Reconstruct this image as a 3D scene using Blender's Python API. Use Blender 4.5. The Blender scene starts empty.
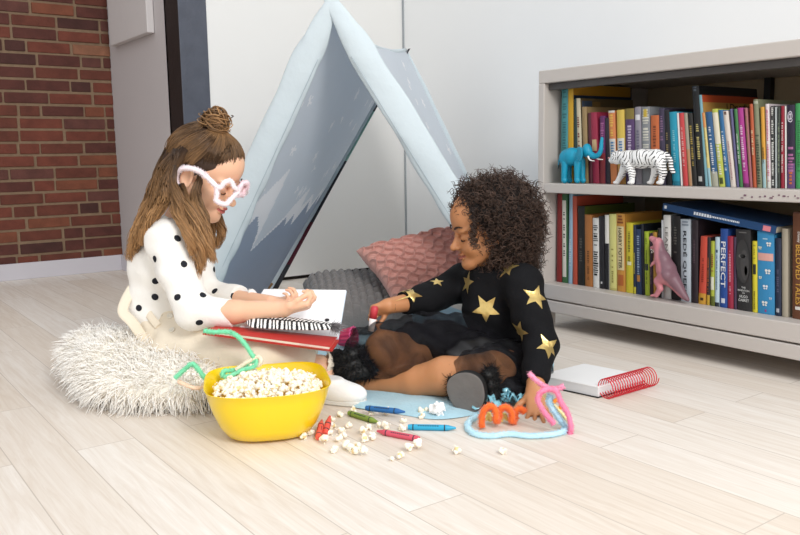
import bpy, math, random
import numpy as np
from mathutils import Vector, Matrix
from mathutils.bvhtree import BVHTree

random.seed(7)
rng = np.random.default_rng(7)
scene = bpy.context.scene
COL = scene.collection
# ------------------------------------------------------------------ camera
CAM_H = 0.60
FPX = 816.0
ROLL = math.radians(0.9)
TILT = math.atan(114 / 816)
YAW = math.radians(36.2)
_c, _s = math.cos(YAW), math.sin(YAW)
eR = np.array([_c, -_s, 0.0])      # to the camera's right, along the floor
eF = np.array([_s, _c, 0.0])       # away from the camera, along the floor
eU = np.array([0.0, 0.0, 1.0])
def rfu(r, f, u):
    return eR * r + eF * f + eU * u
cr, sr, ct, st = math.cos(ROLL), math.sin(ROLL), math.cos(TILT), math.sin(TILT)
cx = rfu(cr, -sr * st, -sr * ct)
cy = rfu(sr, cr * st, cr * ct)
cz = -rfu(0, ct, -st)
camd = bpy.data.cameras.new('camera')
cam = bpy.data.objects.new('camera', camd)
COL.objects.link(cam)
camd.sensor_width = 36.0
camd.lens = FPX * 36.0 / 800.0
camd.clip_start = 0.05
M = Matrix.Identity(4)
for i in range(3):
    M[i][0], M[i][1], M[i][2] = cx[i], cy[i], cz[i]
M[2][3] = CAM_H
cam.matrix_world = M
scene.camera = cam
# ------------------------------------------------------------------ world, lights, exposure
w = bpy.data.worlds.new('daylight')
scene.world = w
w.use_nodes = True
bg = w.node_tree.nodes['Background']
bg.inputs[0].default_value = (0.97, 0.985, 1.0, 1)
bg.inputs[1].default_value = 1.06
def area(name, loc, target, size, power, color=(1, 1, 1)):
    l = bpy.data.lights.new(name, 'AREA')
    l.shape = 'RECTANGLE'
    l.size, l.size_y = size
    l.energy = power
    l.color = color
    o = bpy.data.objects.new(name, l)
    COL.objects.link(o)
    o.location = loc
    o.rotation_euler = (Vector(target) - Vector(loc)).to_track_quat('-Z', 'Y').to_euler()
    return o
area('window_daylight', rfu(1.5, -1.2, 2.6), rfu(-0.1, 2.2, 0.1), (1.2, 1.2), 112, (1.0, 0.992, 0.98))
scene.view_settings.view_transform = 'Standard'
scene.view_settings.look = 'None'
scene.view_settings.exposure = 0.0
scene.view_settings.gamma = 1.0
scene.cycles.max_bounces = 12
scene.cycles.diffuse_bounces = 8
scene.view_settings.use_curve_mapping = False

# ------------------------------------------------------------------ geometry of the view: where a line of sight meets a surface of the room
CAMP = np.array([0, 0, CAM_H])
def ray(px, py):
    x = (px - 400) / FPX
    y = -(py - 267.5) / FPX
    return cx * x + cy * y - cz
def PD(px, py, F):                 # point F metres ahead of the camera
    r = ray(px, py)
    return CAMP + r * (F / float(r @ eF))
def PX(px, py, X):
    r = ray(px, py)
    return CAMP + r * (X / r[0])
def PY(px, py, Y):
    r = ray(px, py)
    return CAMP + r * (Y / r[1])
def PZ(px, py, z=0.0):
    r = ray(px, py)
    return CAMP + r * ((z - CAM_H) / r[2])
def PJ(p):                         # where a point appears in the frame (for checking)
    d = np.array(p) - CAMP
    k = -float(d @ cz)
    return 400 + FPX * float(d @ cx) / k, 267.5 - FPX * float(d @ cy) / k
def ppm(F):
    return FPX / F

# ------------------------------------------------------------------ materials
def lin(c):
    if isinstance(c, str):
        c = c.lstrip('#')
        c = tuple(int(c[i:i + 2], 16) / 255 for i in (0, 2, 4))
    return tuple((v / 12.92 if v <= 0.04045 else ((v + 0.055) / 1.055) ** 2.4) for v in c)
MATS = {}
def mat(name, color, rough=0.6, var=0.0, scale=30.0, bump=0.0, bscale=None, spec=0.4, metal=0.0, sheen=0.0, sss=0.0,
        alpha=1.0, trans=0.0, stretch=None, coat=0.0):
    if name in MATS:
        return MATS[name]
    m = bpy.data.materials.new(name)
    m.use_nodes = True
    nt = m.node_tree
    b = nt.nodes['Principled BSDF']
    c = lin(color)
    b.inputs['Base Color'].default_value = (*c, 1)
    b.inputs['Roughness'].default_value = rough
    b.inputs['Specular IOR Level'].default_value = spec
    b.inputs['Metallic'].default_value = metal
    b.inputs['Sheen Weight'].default_value = sheen
    b.inputs['Coat Weight'].default_value = coat
    if sss:
        b.inputs['Subsurface Weight'].default_value = sss
        b.inputs['Subsurface Radius'].default_value = (0.01, 0.004, 0.002)
        b.inputs['Subsurface Scale'].default_value = 0.6
    b.inputs['Alpha'].default_value = alpha
    b.inputs['Transmission Weight'].default_value = trans
    tc = nt.nodes.new('ShaderNodeTexCoord')
    src = tc.outputs['Object']
    if stretch:
        mp = nt.nodes.new('ShaderNodeMapping')
        mp.inputs['Scale'].default_value = stretch
        nt.links.new(src, mp.inputs['Vector'])
        src = mp.outputs['Vector']
    nz = nt.nodes.new('ShaderNodeTexNoise')
    nz.inputs['Scale'].default_value = scale
    nz.inputs['Detail'].default_value = 4
    nt.links.new(src, nz.inputs['Vector'])
    mx = nt.nodes.new('ShaderNodeMixRGB')
    v = max(var, 0.015)
    mx.inputs[1].default_value = (*[x * (1 - v) for x in c], 1)
    mx.inputs[2].default_value = (*[min(1, x * (1 + v)) for x in c], 1)
    nt.links.new(nz.outputs['Fac'], mx.inputs[0])
    nt.links.new(mx.outputs[0], b.inputs['Base Color'])
    if bump:
        bp = nt.nodes.new('ShaderNodeBump')
        bp.inputs['Strength'].default_value = bump
        bp.inputs['Distance'].default_value = 0.004
        if bscale:
            n2 = nt.nodes.new('ShaderNodeTexNoise')
            n2.inputs['Scale'].default_value = bscale
            n2.inputs['Detail'].default_value = 3
            nt.links.new(src, n2.inputs['Vector'])
            nt.links.new(n2.outputs['Fac'], bp.inputs['Height'])
        else:
            nt.links.new(nz.outputs['Fac'], bp.inputs['Height'])
        nt.links.new(bp.outputs[0], b.inputs['Normal'])
    MATS[name] = m
    return m

def hair_mat(name, root, tip, rough=0.42, rnd=0.35, glow=0.0):
    m = bpy.data.materials.new(name)
    m.use_nodes = True
    nt = m.node_tree
    b = nt.nodes['Principled BSDF']
    b.inputs['Roughness'].default_value = rough
    b.inputs['Specular IOR Level'].default_value = 0.35
    at = nt.nodes.new('ShaderNodeAttribute')
    at.attribute_name = 'strand'
    sp = nt.nodes.new('ShaderNodeSeparateXYZ')
    nt.links.new(at.outputs['Vector'], sp.inputs[0])
    mx = nt.nodes.new('ShaderNodeMixRGB')
    mx.inputs[1].default_value = (*lin(root), 1)
    mx.inputs[2].default_value = (*lin(tip), 1)
    nt.links.new(sp.outputs[0], mx.inputs[0])
    hs = nt.nodes.new('ShaderNodeHueSaturation')
    ma = nt.nodes.new('ShaderNodeMath')
    ma.operation = 'MULTIPLY_ADD'
    ma.inputs[1].default_value = 2 * rnd
    ma.inputs[2].default_value = 1 - rnd
    nt.links.new(sp.outputs[1], ma.inputs[0])
    nt.links.new(ma.outputs[0], hs.inputs['Value'])
    nt.links.new(mx.outputs[0], hs.inputs['Color'])
    nt.links.new(hs.outputs[0], b.inputs['Base Color'])
    if glow:                             # thin pale fibres let light through
        tr = nt.nodes.new('ShaderNodeBsdfTranslucent')
        nt.links.new(hs.outputs[0], tr.inputs[0])
        ms = nt.nodes.new('ShaderNodeMixShader')
        ms.inputs[0].default_value = glow
        nt.links.new(b.outputs[0], ms.inputs[1])
        nt.links.new(tr.outputs[0], ms.inputs[2])
        nt.links.new(ms.outputs[0], nt.nodes['Material Output'].inputs[0])
    MATS[name] = m
    return m

# ------------------------------------------------------------------ mesh builder
class MB:
    def __init__(self):
        self.v, self.f, self.m, self.sm = [], [], [], []
        self.n = 0
    def add(self, verts, faces, mi=0, smooth=False):
        verts = np.asarray(verts, float).reshape(-1, 3)
        self.v.append(verts)
        for q in faces:
            self.f.append(tuple(int(i) + self.n for i in q))
            self.m.append(mi)
            self.sm.append(smooth)
        self.n += len(verts)
        return self
    def box(self, lo, hi, mi=0, T=None):
        x0, y0, z0 = lo
        x1, y1, z1 = hi
        v = np.array([[x0, y0, z0], [x1, y0, z0], [x1, y1, z0], [x0, y1, z0], [x0, y0, z1], [x1, y0, z1], [x1, y1, z1], [x0, y1, z1]], float)
        if T is not None:
            v = T(v)
        return self.add(v, [(0, 3, 2, 1), (4, 5, 6, 7), (0, 1, 5, 4), (1, 2, 6, 5), (2, 3, 7, 6), (3, 0, 4, 7)], mi)
    def hexa(self, v, mi=0):
        return self.add(v, [(0, 3, 2, 1), (4, 5, 6, 7), (0, 1, 5, 4), (1, 2, 6, 5), (2, 3, 7, 6), (3, 0, 4, 7)], mi)
    def tube(self, pts, r, n=10, mi=0, caps=True, closed=False, flat=1.0, up=None):
        pts = np.asarray(pts, float)
        k = len(pts)
        rr = np.full(k, r, float) if np.isscalar(r) else np.asarray(r, float)
        t = np.gradient(pts, axis=0)
        if closed:
            t = np.roll(pts, -1, 0) - np.roll(pts, 1, 0)
        t /= np.linalg.norm(t, axis=1)[:, None] + 1e-12
        a = np.array(up if up is not None else ([0, 0, 1] if abs(t[0][2]) < 0.9 else [1, 0, 0]), float)
        rings = []
        for i in range(k):
            a = a - t[i] * (a @ t[i])
            a /= np.linalg.norm(a) + 1e-12
            b = np.cross(t[i], a)
            th = np.linspace(0, 2 * math.pi, n, endpoint=False)
            rings.append(pts[i] + rr[i] * (np.cos(th)[:, None] * a * flat + np.sin(th)[:, None] * b))
        v = np.concatenate(rings)
        f = []
        for i in range(k if closed else k - 1):
            i2 = (i + 1) % k
            for j in range(n):
                j2 = (j + 1) % n
                f.append((i * n + j, i * n + j2, i2 * n + j2, i2 * n + j))
        if caps and not closed:
            f.append(tuple(range(n - 1, -1, -1)))
            f.append(tuple(range((k - 1) * n, k * n)))
        return self.add(v, f, mi, True)
    def lathe(self, prof, n=32, c=(0, 0, 0), mi=0, T=None, sup=None):
        prof = np.asarray(prof, float)
        th = np.linspace(0, 2 * math.pi, n, endpoint=False)
        cs, sn = np.cos(th), np.sin(th)
        v = []
        for r, z in prof:
            v.append(np.stack([r * cs, r * sn, np.full(n, z)], 1))
        v = np.concatenate(v)
        if T is not None:
            v = T(v)
        v = v + np.array(c)
        f = []
        for i in range(len(prof) - 1):
            for j in range(n):
                j2 = (j + 1) % n
                f.append((i * n + j, i * n + j2, (i + 1) * n + j2, (i + 1) * n + j))
        if prof[0][0] > 1e-6:
            f.append(tuple(range(n - 1, -1, -1)))
        if prof[-1][0] > 1e-6:
            f.append(tuple(range((len(prof) - 1) * n, len(prof) * n)))
        return self.add(v, f, mi, True)
    def ell(self, c, r, n=14, m=9, mi=0, R=None):
        th = np.linspace(0, 2 * math.pi, n, endpoint=False)
        v = [[0, 0, -1]]
        for i in range(1, m):
            a = -math.pi / 2 + math.pi * i / m
            for t in th:
                v.append([math.cos(a) * math.cos(t), math.cos(a) * math.sin(t), math.sin(a)])
        v.append([0, 0, 1])
        v = np.array(v) * np.array(r)
        if R is not None:
            v = v @ np.array(R).T
        v = v + np.array(c)
        f = []
        for j in range(n):
            f.append((0, 1 + (j + 1) % n, 1 + j))
            for i in range(m - 2):
                a = 1 + i * n
                f.append((a + j, a + (j + 1) % n, a + n + (j + 1) % n, a + n + j))
            f.append((1 + (m - 2) * n + j, 1 + (m - 2) * n + (j + 1) % n, len(v) - 1))
        return self.add(v, f, mi, True)
    def grid(self, P, mi=None, smooth=True, mfun=None, closed_u=False):
        P = np.asarray(P, float)
        a, b = P.shape[:2]
        v = P.reshape(-1, 3)
        f, ms = [], []
        for i in range(a if closed_u else a - 1):
            i2 = (i + 1) % a
            for j in range(b - 1):
                f.append((i * b + j, i2 * b + j, i2 * b + j + 1, i * b + j + 1))
                ms.append(mfun((i + .5) / (a - 1), (j + .5) / (b - 1)) if mfun else (mi or 0))
        base = len(self.f)
        self.add(v, f, 0, smooth)
        for q, x in enumerate(ms):
            self.m[base + q] = x
        return self
    def xf(self, fn):
        self.v = [fn(a) for a in self.v]
        return self
    def build(self, name, mats, parent=None, origin=None, bevel=0.0, solid=0.0, subd=0, sharp=None, attr=None):
        if not isinstance(mats, (list, tuple)):
            mats = [mats]
        V = np.concatenate(self.v) if self.v else np.zeros((0, 3))
        return link_mesh(name, V, self.f, mats, self.m, self.sm, parent, origin, bevel, solid, subd, sharp, attr)

def pw(o):
    return np.array(o['_w'][:]) if o is not None else np.zeros(3)

def link_mesh(name, V, F, mats, mi=None, sm=True, parent=None, origin=None, bevel=0.0, solid=0.0, subd=0, sharp=None, attr=None):
    """world-space vertices; the object's origin goes to `origin` (or the parent's base / the mesh's bottom centre)"""
    V = np.asarray(V, float)
    if parent is not None:
        org = np.array(PW[parent.name])
    elif origin is not None:
        org = np.array(origin, float)
    else:
        org = np.array([(V[:, 0].min() + V[:, 0].max()) / 2, (V[:, 1].min() + V[:, 1].max()) / 2, V[:, 2].min()])
    me = bpy.data.meshes.new(name)
    if isinstance(F, np.ndarray):
        L = V - org
        k = F.shape[1]
        me.vertices.add(len(L))
        me.vertices.foreach_set('co', L.astype(np.float32).ravel())
        me.loops.add(F.size)
        me.loops.foreach_set('vertex_index', F.astype(np.int32).ravel())
        me.polygons.add(len(F))
        me.polygons.foreach_set('loop_start', np.arange(0, F.size, k, dtype=np.int32))
        me.polygons.foreach_set('loop_total', np.full(len(F), k, dtype=np.int32))
        me.update(calc_edges=True)
    else:
        me.from_pydata([tuple(p) for p in (V - org)], [], F)
    for m in mats:
        me.materials.append(m)
    if mi is not None and len(mats) > 1:
        me.polygons.foreach_set('material_index', np.asarray(mi, dtype=np.int32))
    if isinstance(sm, bool):
        sm = np.full(len(me.polygons), sm)
    me.polygons.foreach_set('use_smooth', np.asarray(sm, dtype=bool))
    if attr is not None:
        a = me.attributes.new('strand', 'FLOAT_VECTOR', 'POINT')
        a.data.foreach_set('vector', np.asarray(attr, np.float32).ravel())
    me.update()
    if sharp:
        me.set_sharp_from_angle(angle=math.radians(sharp))
    o = bpy.data.objects.new(name, me)
    COL.objects.link(o)
    if parent is not None:
        o.parent = parent
    else:
        o.location = org
    PW[o.name] = org
    if bevel:
        b = o.modifiers.new('bevel', 'BEVEL')
        b.width = bevel
        b.segments = 2
        b.limit_method = 'ANGLE'
        b.angle_limit = math.radians(40)
    if solid:
        s_ = o.modifiers.new('solid', 'SOLIDIFY')
        s_.thickness = solid
        s_.offset = 0
    if subd:
        s_ = o.modifiers.new('sub', 'SUBSURF')
        s_.levels = s_.render_levels = subd
    return o
PW = {}
def thing(name, loc, label, cat, group=None):
    o = bpy.data.objects.new(name, None)
    COL.objects.link(o)
    o.empty_display_size = 0.05
    o.location = loc
    PW[o.name] = np.array(loc, float)
    return tag(o, label, cat, group)
def tag(o, label, cat, group=None, kind=None):
    o['label'] = label
    o['category'] = cat
    if group:
        o['group'] = group
    if kind:
        o['kind'] = kind
    return o
def struct(o):
    o['kind'] = 'structure'
    return o
def dup(o, delta=None, parent=None):
    c = o.copy()
    COL.objects.link(c)
    PW[c.name] = PW[o.name]
    if parent is not None:
        c.parent = parent
    for ch in list(o.children):
        dup(ch, None, c)
    return c
def frame(f, u):
    """orthonormal axes (forward, left, up) from a forward and a rough up vector"""
    f = np.array(f, float)
    f /= np.linalg.norm(f)
    l = np.cross(u, f)
    l /= np.linalg.norm(l)
    return f, l, np.cross(f, l)
def smooth_path(pts, n=40, closed=False):
    """Catmull-Rom through the given points (any dimension)"""
    P = np.asarray(pts, float)
    k = len(P)
    if closed:
        idx = lambda i: P[i % k]
        segs = k
    else:
        idx = lambda i: P[min(max(i, 0), k - 1)]
        segs = k - 1
    out = []
    for t in np.linspace(0, segs, n, endpoint=not closed):
        i = min(int(t), segs - 1)
        s = t - i
        a, b, c, d = idx(i - 1), idx(i), idx(i + 1), idx(i + 2)
        out.append(0.5 * (2 * b + (c - a) * s + (2 * a - 5 * b + 4 * c - d) * s * s + (3 * b - a - 3 * c + d) * s ** 3))
    return np.array(out)

# ------------------------------------------------------------------ smooth blended solids -> one continuous surface
class Sculpt:
    def __init__(self, h=0.004, k=0.01):
        self.ops, self.h, self.k = [], h, k
    def cone(self, a, b, ra, rb, k=None, sub=False):
        self.ops.append(('c', np.array(a, float), np.array(b, float), ra, rb, self.k if k is None else k, sub))
        return self
    def ball(self, c, r, k=None, sub=False):
        return self.cone(c, np.array(c, float) + [0, 0, 1e-5], r, r, k, sub)
    def chain(self, pts, rad, k=None, n=0):
        P = np.asarray(pts, float)
        if np.isscalar(rad):
            rad = [rad] * len(P)
        if n:
            Q = smooth_path(np.c_[P, np.asarray(rad, float)], n)
            P, rad = Q[:, :3], Q[:, 3]
        for i in range(len(P) - 1):
            self.cone(P[i], P[i + 1], rad[i], rad[i + 1], k)
        return self
    def ell(self, c, r, axes=None, k=None, sub=False):
        A = np.eye(3) if axes is None else np.array(axes, float)   # rows are the axes
        self.ops.append(('e', np.array(c, float), np.array(r, float), A, None, self.k if k is None else k, sub))
        return self
    def rbox(self, c, half, rad, axes=None, k=None, sub=False):
        A = np.eye(3) if axes is None else np.array(axes, float)
        self.ops.append(('b', np.array(c, float), np.array(half, float), A, rad, self.k if k is None else k, sub))
        return self
    def cut(self, p, n, R):
        n = np.array(n, float)
        self.ops.append(('x', np.array(p, float), n / np.linalg.norm(n), R, None, 0, True))
        return self
    def bbox(self, op):
        if op[0] == 'c':
            return np.minimum(op[1] - op[3], op[2] - op[4]), np.maximum(op[1] + op[3], op[2] + op[4])
        if op[0] == 'x':
            return op[1] - op[3], op[1] + op[3]
        R = np.linalg.norm(op[2]) if op[0] == 'b' else op[2].max()
        if op[0] == 'e':
            e = np.sqrt(((op[3] * op[2][:, None]) ** 2).sum(0))
            return op[1] - e, op[1] + e
        return op[1] - R - op[4], op[1] + R + op[4]
    def mesh(self, wob=None):
        h = self.h
        los, his = zip(*[self.bbox(o) for o in self.ops if not o[6]])
        lo = np.min(los, 0) - 4 * h
        hi = np.max(his, 0) + 4 * h
        n = np.ceil((hi - lo) / h).astype(int) + 1
        D = np.full(n, 0.2, np.float32)
        for op in self.ops:
            a, b = self.bbox(op)
            mg = max(op[5], 0) + 4 * h
            i0 = np.maximum(((a - mg - lo) / h).astype(int), 0)
            i1 = np.minimum(((b + mg - lo) / h).astype(int) + 2, n)
            if (i1 <= i0).any():
                continue
            X = (lo[0] + h * np.arange(i0[0], i1[0], dtype=np.float32))[:, None, None].astype(np.float32)
            Y = (lo[1] + h * np.arange(i0[1], i1[1], dtype=np.float32))[None, :, None].astype(np.float32)
            Z = (lo[2] + h * np.arange(i0[2], i1[2], dtype=np.float32))[None, None, :].astype(np.float32)
            sl = tuple(slice(i0[q], i1[q]) for q in range(3))
            if op[0] == 'c':
                A, B, ra, rb = op[1], op[2], op[3], op[4]
                d = B - A
                L2 = float(d @ d) + 1e-12
                t = np.clip(((X - A[0]) * d[0] + (Y - A[1]) * d[1] + (Z - A[2]) * d[2]) / L2, 0, 1)
                S = np.sqrt((X - A[0] - t * d[0]) ** 2 + (Y - A[1] - t * d[1]) ** 2 + (Z - A[2] - t * d[2]) ** 2) - (ra + (rb - ra) * t)
            elif op[0] == 'x':
                S0 = (X - op[1][0]) * op[2][0] + (Y - op[1][1]) * op[2][1] + (Z - op[1][2]) * op[2][2]
                dist = np.sqrt((X - op[1][0]) ** 2 + (Y - op[1][1]) ** 2 + (Z - op[1][2]) ** 2)
                D[sl] = np.where(dist < op[3], np.maximum(D[sl], S0), D[sl])
                continue
            else:
                c, r, Ax = op[1], op[2], op[3]
                q = [(X - c[0]) * Ax[i][0] + (Y - c[1]) * Ax[i][1] + (Z - c[2]) * Ax[i][2] for i in range(3)]
                if op[0] == 'e':
                    k0 = np.sqrt(sum((q[i] / r[i]) ** 2 for i in range(3)))
                    k1 = np.sqrt(sum((q[i] / r[i] ** 2) ** 2 for i in range(3))) + 1e-9
                    S = k0 * (k0 - 1) / k1
                else:
                    e = [np.abs(q[i]) - r[i] + 0 for i in range(3)]
                    S = np.sqrt(sum(np.maximum(x, 0) ** 2 for x in e)) + np.minimum(np.maximum(np.maximum(e[0], e[1]), e[2]), 0) - op[4]
            S = S.astype(np.float32)
            k = op[5]
            cur = D[sl]
            if op[6]:
                S = -S
                if k > 0:
                    hh = np.clip(0.5 - 0.5 * (cur - S) / k, 0, 1)
                    D[sl] = cur + (S - cur) * hh + k * hh * (1 - hh)
                else:
                    D[sl] = np.maximum(cur, S)
            else:
                if k > 0:
                    hh = np.clip(0.5 + 0.5 * (cur - S) / k, 0, 1)
                    D[sl] = cur + (S - cur) * hh - k * hh * (1 - hh)
                else:
                    D[sl] = np.minimum(cur, S)
        if wob is not None:
            X = (lo[0] + h * np.arange(n[0]))[:, None, None]
            Y = (lo[1] + h * np.arange(n[1]))[None, :, None]
            Z = (lo[2] + h * np.arange(n[2]))[None, None, :]
            D = D + wob(X, Y, Z).astype(np.float32)
        return nets(D, lo, h)
def nets(D, lo, h):
    I = D < 0
    c8 = [(i, j, k) for i in (0, 1) for j in (0, 1) for k in (0, 1)]
    nx, ny, nz = [s - 1 for s in D.shape]
    cnt = np.zeros((nx, ny, nz), np.int8)
    for i, j, k in c8:
        cnt += I[i:i + nx, j:j + ny, k:k + nz]
    act = (cnt > 0) & (cnt < 8)
    idx = np.argwhere(act)
    vid = np.full((nx, ny, nz), -1, np.int32)
    vid[act] = np.arange(len(idx))
    acc = np.zeros((len(idx), 3))
    num = np.zeros(len(idx))
    val = {c: D[idx[:, 0] + c[0], idx[:, 1] + c[1], idx[:, 2] + c[2]].astype(float) for c in c8}
    for a in c8:
        for ax in range(3):
            if a[ax] == 0:
                b = tuple(1 if q == ax else a[q] for q in range(3))
                va, vb = val[a], val[b]
                mk = (va < 0) != (vb < 0)
                t = va / np.where(mk, va - vb, 1)
                p = np.tile(np.array(a, float), (len(idx), 1))
                p[:, ax] = t
                acc[mk] += p[mk]
                num[mk] += 1
    V = lo + h * (idx + acc / np.maximum(num, 1)[:, None])
    F = []
    for ax in range(3):
        u, v = (ax + 1) % 3, (ax + 2) % 3
        sh = [slice(None)] * 3
        s0, s1 = [slice(1, -1)] * 3, [slice(1, -1)] * 3
        s0[ax] = slice(0, -1)
        s1[ax] = slice(1, None)
        A, B = I[tuple(s0)], I[tuple(s1)]
        cr_ = np.argwhere(A != B)
        ins = A[A != B]
        g = cr_.copy()
        g[:, u] += 1
        g[:, v] += 1
        def at(du, dv):
            q = g.copy()
            q[:, u] -= du
            q[:, v] -= dv
            return vid[q[:, 0], q[:, 1], q[:, 2]]
        quad = np.stack([at(1, 1), at(0, 1), at(0, 0), at(1, 0)], 1)
        quad[~ins] = quad[~ins][:, ::-1]
        F.append(quad)
    F = np.concatenate(F)
    F = F[(F >= 0).all(1)]
    return V, F
def relax(V, F, it=2, lam=0.5):
    for _ in range(it):
        acc = np.zeros_like(V)
        cn = np.zeros(len(V))
        for a, b in ((0, 1), (1, 2), (2, 3), (3, 0)):
            np.add.at(acc, F[:, a], V[F[:, b]])
            np.add.at(acc, F[:, b], V[F[:, a]])
            np.add.at(cn, F[:, a], 1)
            np.add.at(cn, F[:, b], 1)
        V = V + lam * (acc / np.maximum(cn, 1)[:, None] - V)
    return V
def centers(V, F):
    return V[F].mean(1)

# ------------------------------------------------------------------ many thin strands as one mesh
def strands(P, R, n=3, attr=None):
    """P: (N,K,3) paths, R: (K,) or (N,K) radii -> V, F(quads), per-vertex attribute"""
    P = np.asarray(P, float)
    N, K, _ = P.shape
    R = np.broadcast_to(np.asarray(R, float), (N, K))
    T = np.gradient(P, axis=1)
    T /= np.linalg.norm(T, axis=2)[..., None] + 1e-12
    ref = np.where(np.abs(T[..., 2:3]) < 0.9, np.array([0, 0, 1.0]), np.array([1.0, 0, 0]))
    A = np.cross(T, ref)
    A /= np.linalg.norm(A, axis=2)[..., None] + 1e-12
    B = np.cross(T, A)
    rings = [P + R[..., None] * (math.cos(a) * A + math.sin(a) * B) for a in np.linspace(0, 2 * math.pi, n, endpoint=False)]
    V = np.stack(rings, 2).reshape(-1, 3)
    i = np.arange(N)[:, None, None]
    k = np.arange(K - 1)[None, :, None]
    j = np.arange(n)[None, None, :]
    j2 = (j + 1) % n
    b = i * K * n
    F = np.stack(np.broadcast_arrays(b + k * n + j, b + k * n + j2, b + (k + 1) * n + j2, b + (k + 1) * n + j), -1).reshape(-1, 4)
    rn = rng.random(N)
    at = np.zeros((N, K, n, 3), np.float32)
    at[..., 0] = np.linspace(0, 1, K)[None, :, None] if attr is None else attr[..., None]
    at[..., 1] = rn[:, None, None]
    return V, F, at.reshape(-1, 3)

# ------------------------------------------------------------------ lettering
_tc = {}
def text_geo(s, bold=False):
    """flat outline of a string, unit height, left at 0 -> verts (n,2), faces, width"""
    key = (s, bold)
    if key in _tc:
        return _tc[key]
    cu = bpy.data.curves.new('lettering', 'FONT')
    cu.body = s
    cu.size = 1.0
    cu.resolution_u = 2
    if bold:
        cu.offset = 0.012
    o = bpy.data.objects.new('lettering', cu)
    COL.objects.link(o)
    dg = bpy.context.evaluated_depsgraph_get()
    me = bpy.data.meshes.new_from_object(o.evaluated_get(dg))
    v = np.array([q.co[:2] for q in me.vertices]) if len(me.vertices) else np.zeros((0, 2))
    f = [tuple(p.vertices) for p in me.polygons]
    bpy.data.objects.remove(o)
    bpy.data.curves.remove(cu)
    bpy.data.meshes.remove(me)
    if len(v):
        v = v - v.min(0)
        hgt = v[:, 1].max()
        v = v / hgt
    _tc[key] = (v, f, v[:, 0].max() if len(v) else 0)
    return _tc[key]

# ================================================================== the room
def floor_material():
    m = bpy.data.materials.new('whitewashed_oak_planks')
    m.use_nodes = True
    nt = m.node_tree
    N, L = nt.nodes.new, nt.links.new
    b = nt.nodes['Principled BSDF']
    b.inputs['Roughness'].default_value = 0.5
    b.inputs['Specular IOR Level'].default_value = 0.3
    tc = N('ShaderNodeTexCoord')
    sp = N('ShaderNodeSeparateXYZ')
    L(tc.outputs['Object'], sp.inputs[0])
    cb = N('ShaderNodeCombineXYZ')
    L(sp.outputs['Y'], cb.inputs['X'])
    ad = N('ShaderNodeMath')
    ad.inputs[1].default_value = 10 * 0.122 + 0.075
    L(sp.outputs['X'], ad.inputs[0])
    L(ad.outputs[0], cb.inputs['Y'])
    br = N('ShaderNodeTexBrick')
    br.offset = 0.37
    br.inputs['Scale'].default_value = 1.0
    br.inputs['Brick Width'].default_value = 1.05
    br.inputs['Row Height'].default_value = 0.122
    br.inputs['Mortar Size'].default_value = 0.0012
    br.inputs['Mortar Smooth'].default_value = 0.2
    br.inputs['Color1'].default_value = (0, 0, 0, 1)
    br.inputs['Color2'].default_value = (1, 1, 1, 1)
    br.inputs['Mortar'].default_value = (0.5, 0.5, 0.5, 1)
    L(cb.outputs[0], br.inputs['Vector'])
    # grain: noise stretched along each plank, shifted from plank to plank
    mp = N('ShaderNodeMapping')
    mp.inputs['Scale'].default_value = (1.6, 26, 1)
    L(cb.outputs[0], mp.inputs['Vector'])
    off = N('ShaderNodeVectorMath')
    off.operation = 'ADD'
    L(mp.outputs[0], off.inputs[0])
    sc = N('ShaderNodeVectorMath')
    sc.operation = 'SCALE'
    sc.inputs['Scale'].default_value = 17.0
    L(br.outputs['Color'], sc.inputs[0])
    L(sc.outputs[0], off.inputs[1])
    g = N('ShaderNodeTexNoise')
    g.inputs['Scale'].default_value = 2.2
    g.inputs['Detail'].default_value = 9
    g.inputs['Roughness'].default_value = 0.65
    g.inputs['Distortion'].default_value = 1.2
    L(off.outputs[0], g.inputs['Vector'])
    cr1 = N('ShaderNodeValToRGB')
    cr1.color_ramp.elements[0].position = 0.30
    cr1.color_ramp.elements[0].color = (*lin('#d9cec2'), 1)
    cr1.color_ramp.elements[1].position = 0.66
    cr1.color_ramp.elements[1].color = (*lin('#e9e3dc'), 1)
    L(g.outputs['Fac'], cr1.inputs[0])
    tint = N('ShaderNodeValToRGB')
    tint.color_ramp.elements[0].color = (*lin('#f4efe9'), 1)
    tint.color_ramp.elements[1].color = (1, 1, 1, 1)
    L(br.outputs['Color'], tint.inputs[0])
    mu = N('ShaderNodeMixRGB')
    mu.blend_type = 'MULTIPLY'
    mu.inputs[0].default_value = 1.0
    L(cr1.outputs[0], mu.inputs[1])
    L(tint.outputs[0], mu.inputs[2])
    jo = N('ShaderNodeMixRGB')
    jo.inputs[2].default_value = (*lin('#c0b4a8'), 1)
    L(br.outputs['Fac'], jo.inputs[0])
    L(mu.outputs[0], jo.inputs[1])
    L(jo.outputs[0], b.inputs['Base Color'])
    bp = N('ShaderNodeBump')
    bp.inputs['Strength'].default_value = 0.12
    bp.inputs['Distance'].default_value = 0.003
    L(g.outputs['Fac'], bp.inputs['Height'])
    L(bp.outputs[0], b.inputs['Normal'])
    return m
WALL = mat('white_wall_paint', '#e7e8e8', 0.75, 0.01, 3, 0.05, 220)
WALL2 = mat('white_panel_paint', '#e2e1de', 0.7, 0.015, 2, 0.05, 220)
GREYP = mat('grey_wall_paint', '#b9b3b3', 0.75, 0.03, 3, 0.05, 200)
TRIM = mat('grey_trim_paint', '#c3c0c6', 0.5, 0.02, 5)
BY = PZ(60, 276)[1]              # face of the baseboard under the brick
XR = PZ(125, 270)[0]             # face of the return wall beside it
YB = PZ(292, 280)[1]             # face of the white back wall
XW = PZ(403, 266)[0]             # face of the right-hand wall
o = MB().box((-4.5, -2.5, -0.1), (5.0, 5.6, 0.0)).build('floor', floor_material(), origin=(0, 0, 0))
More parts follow.
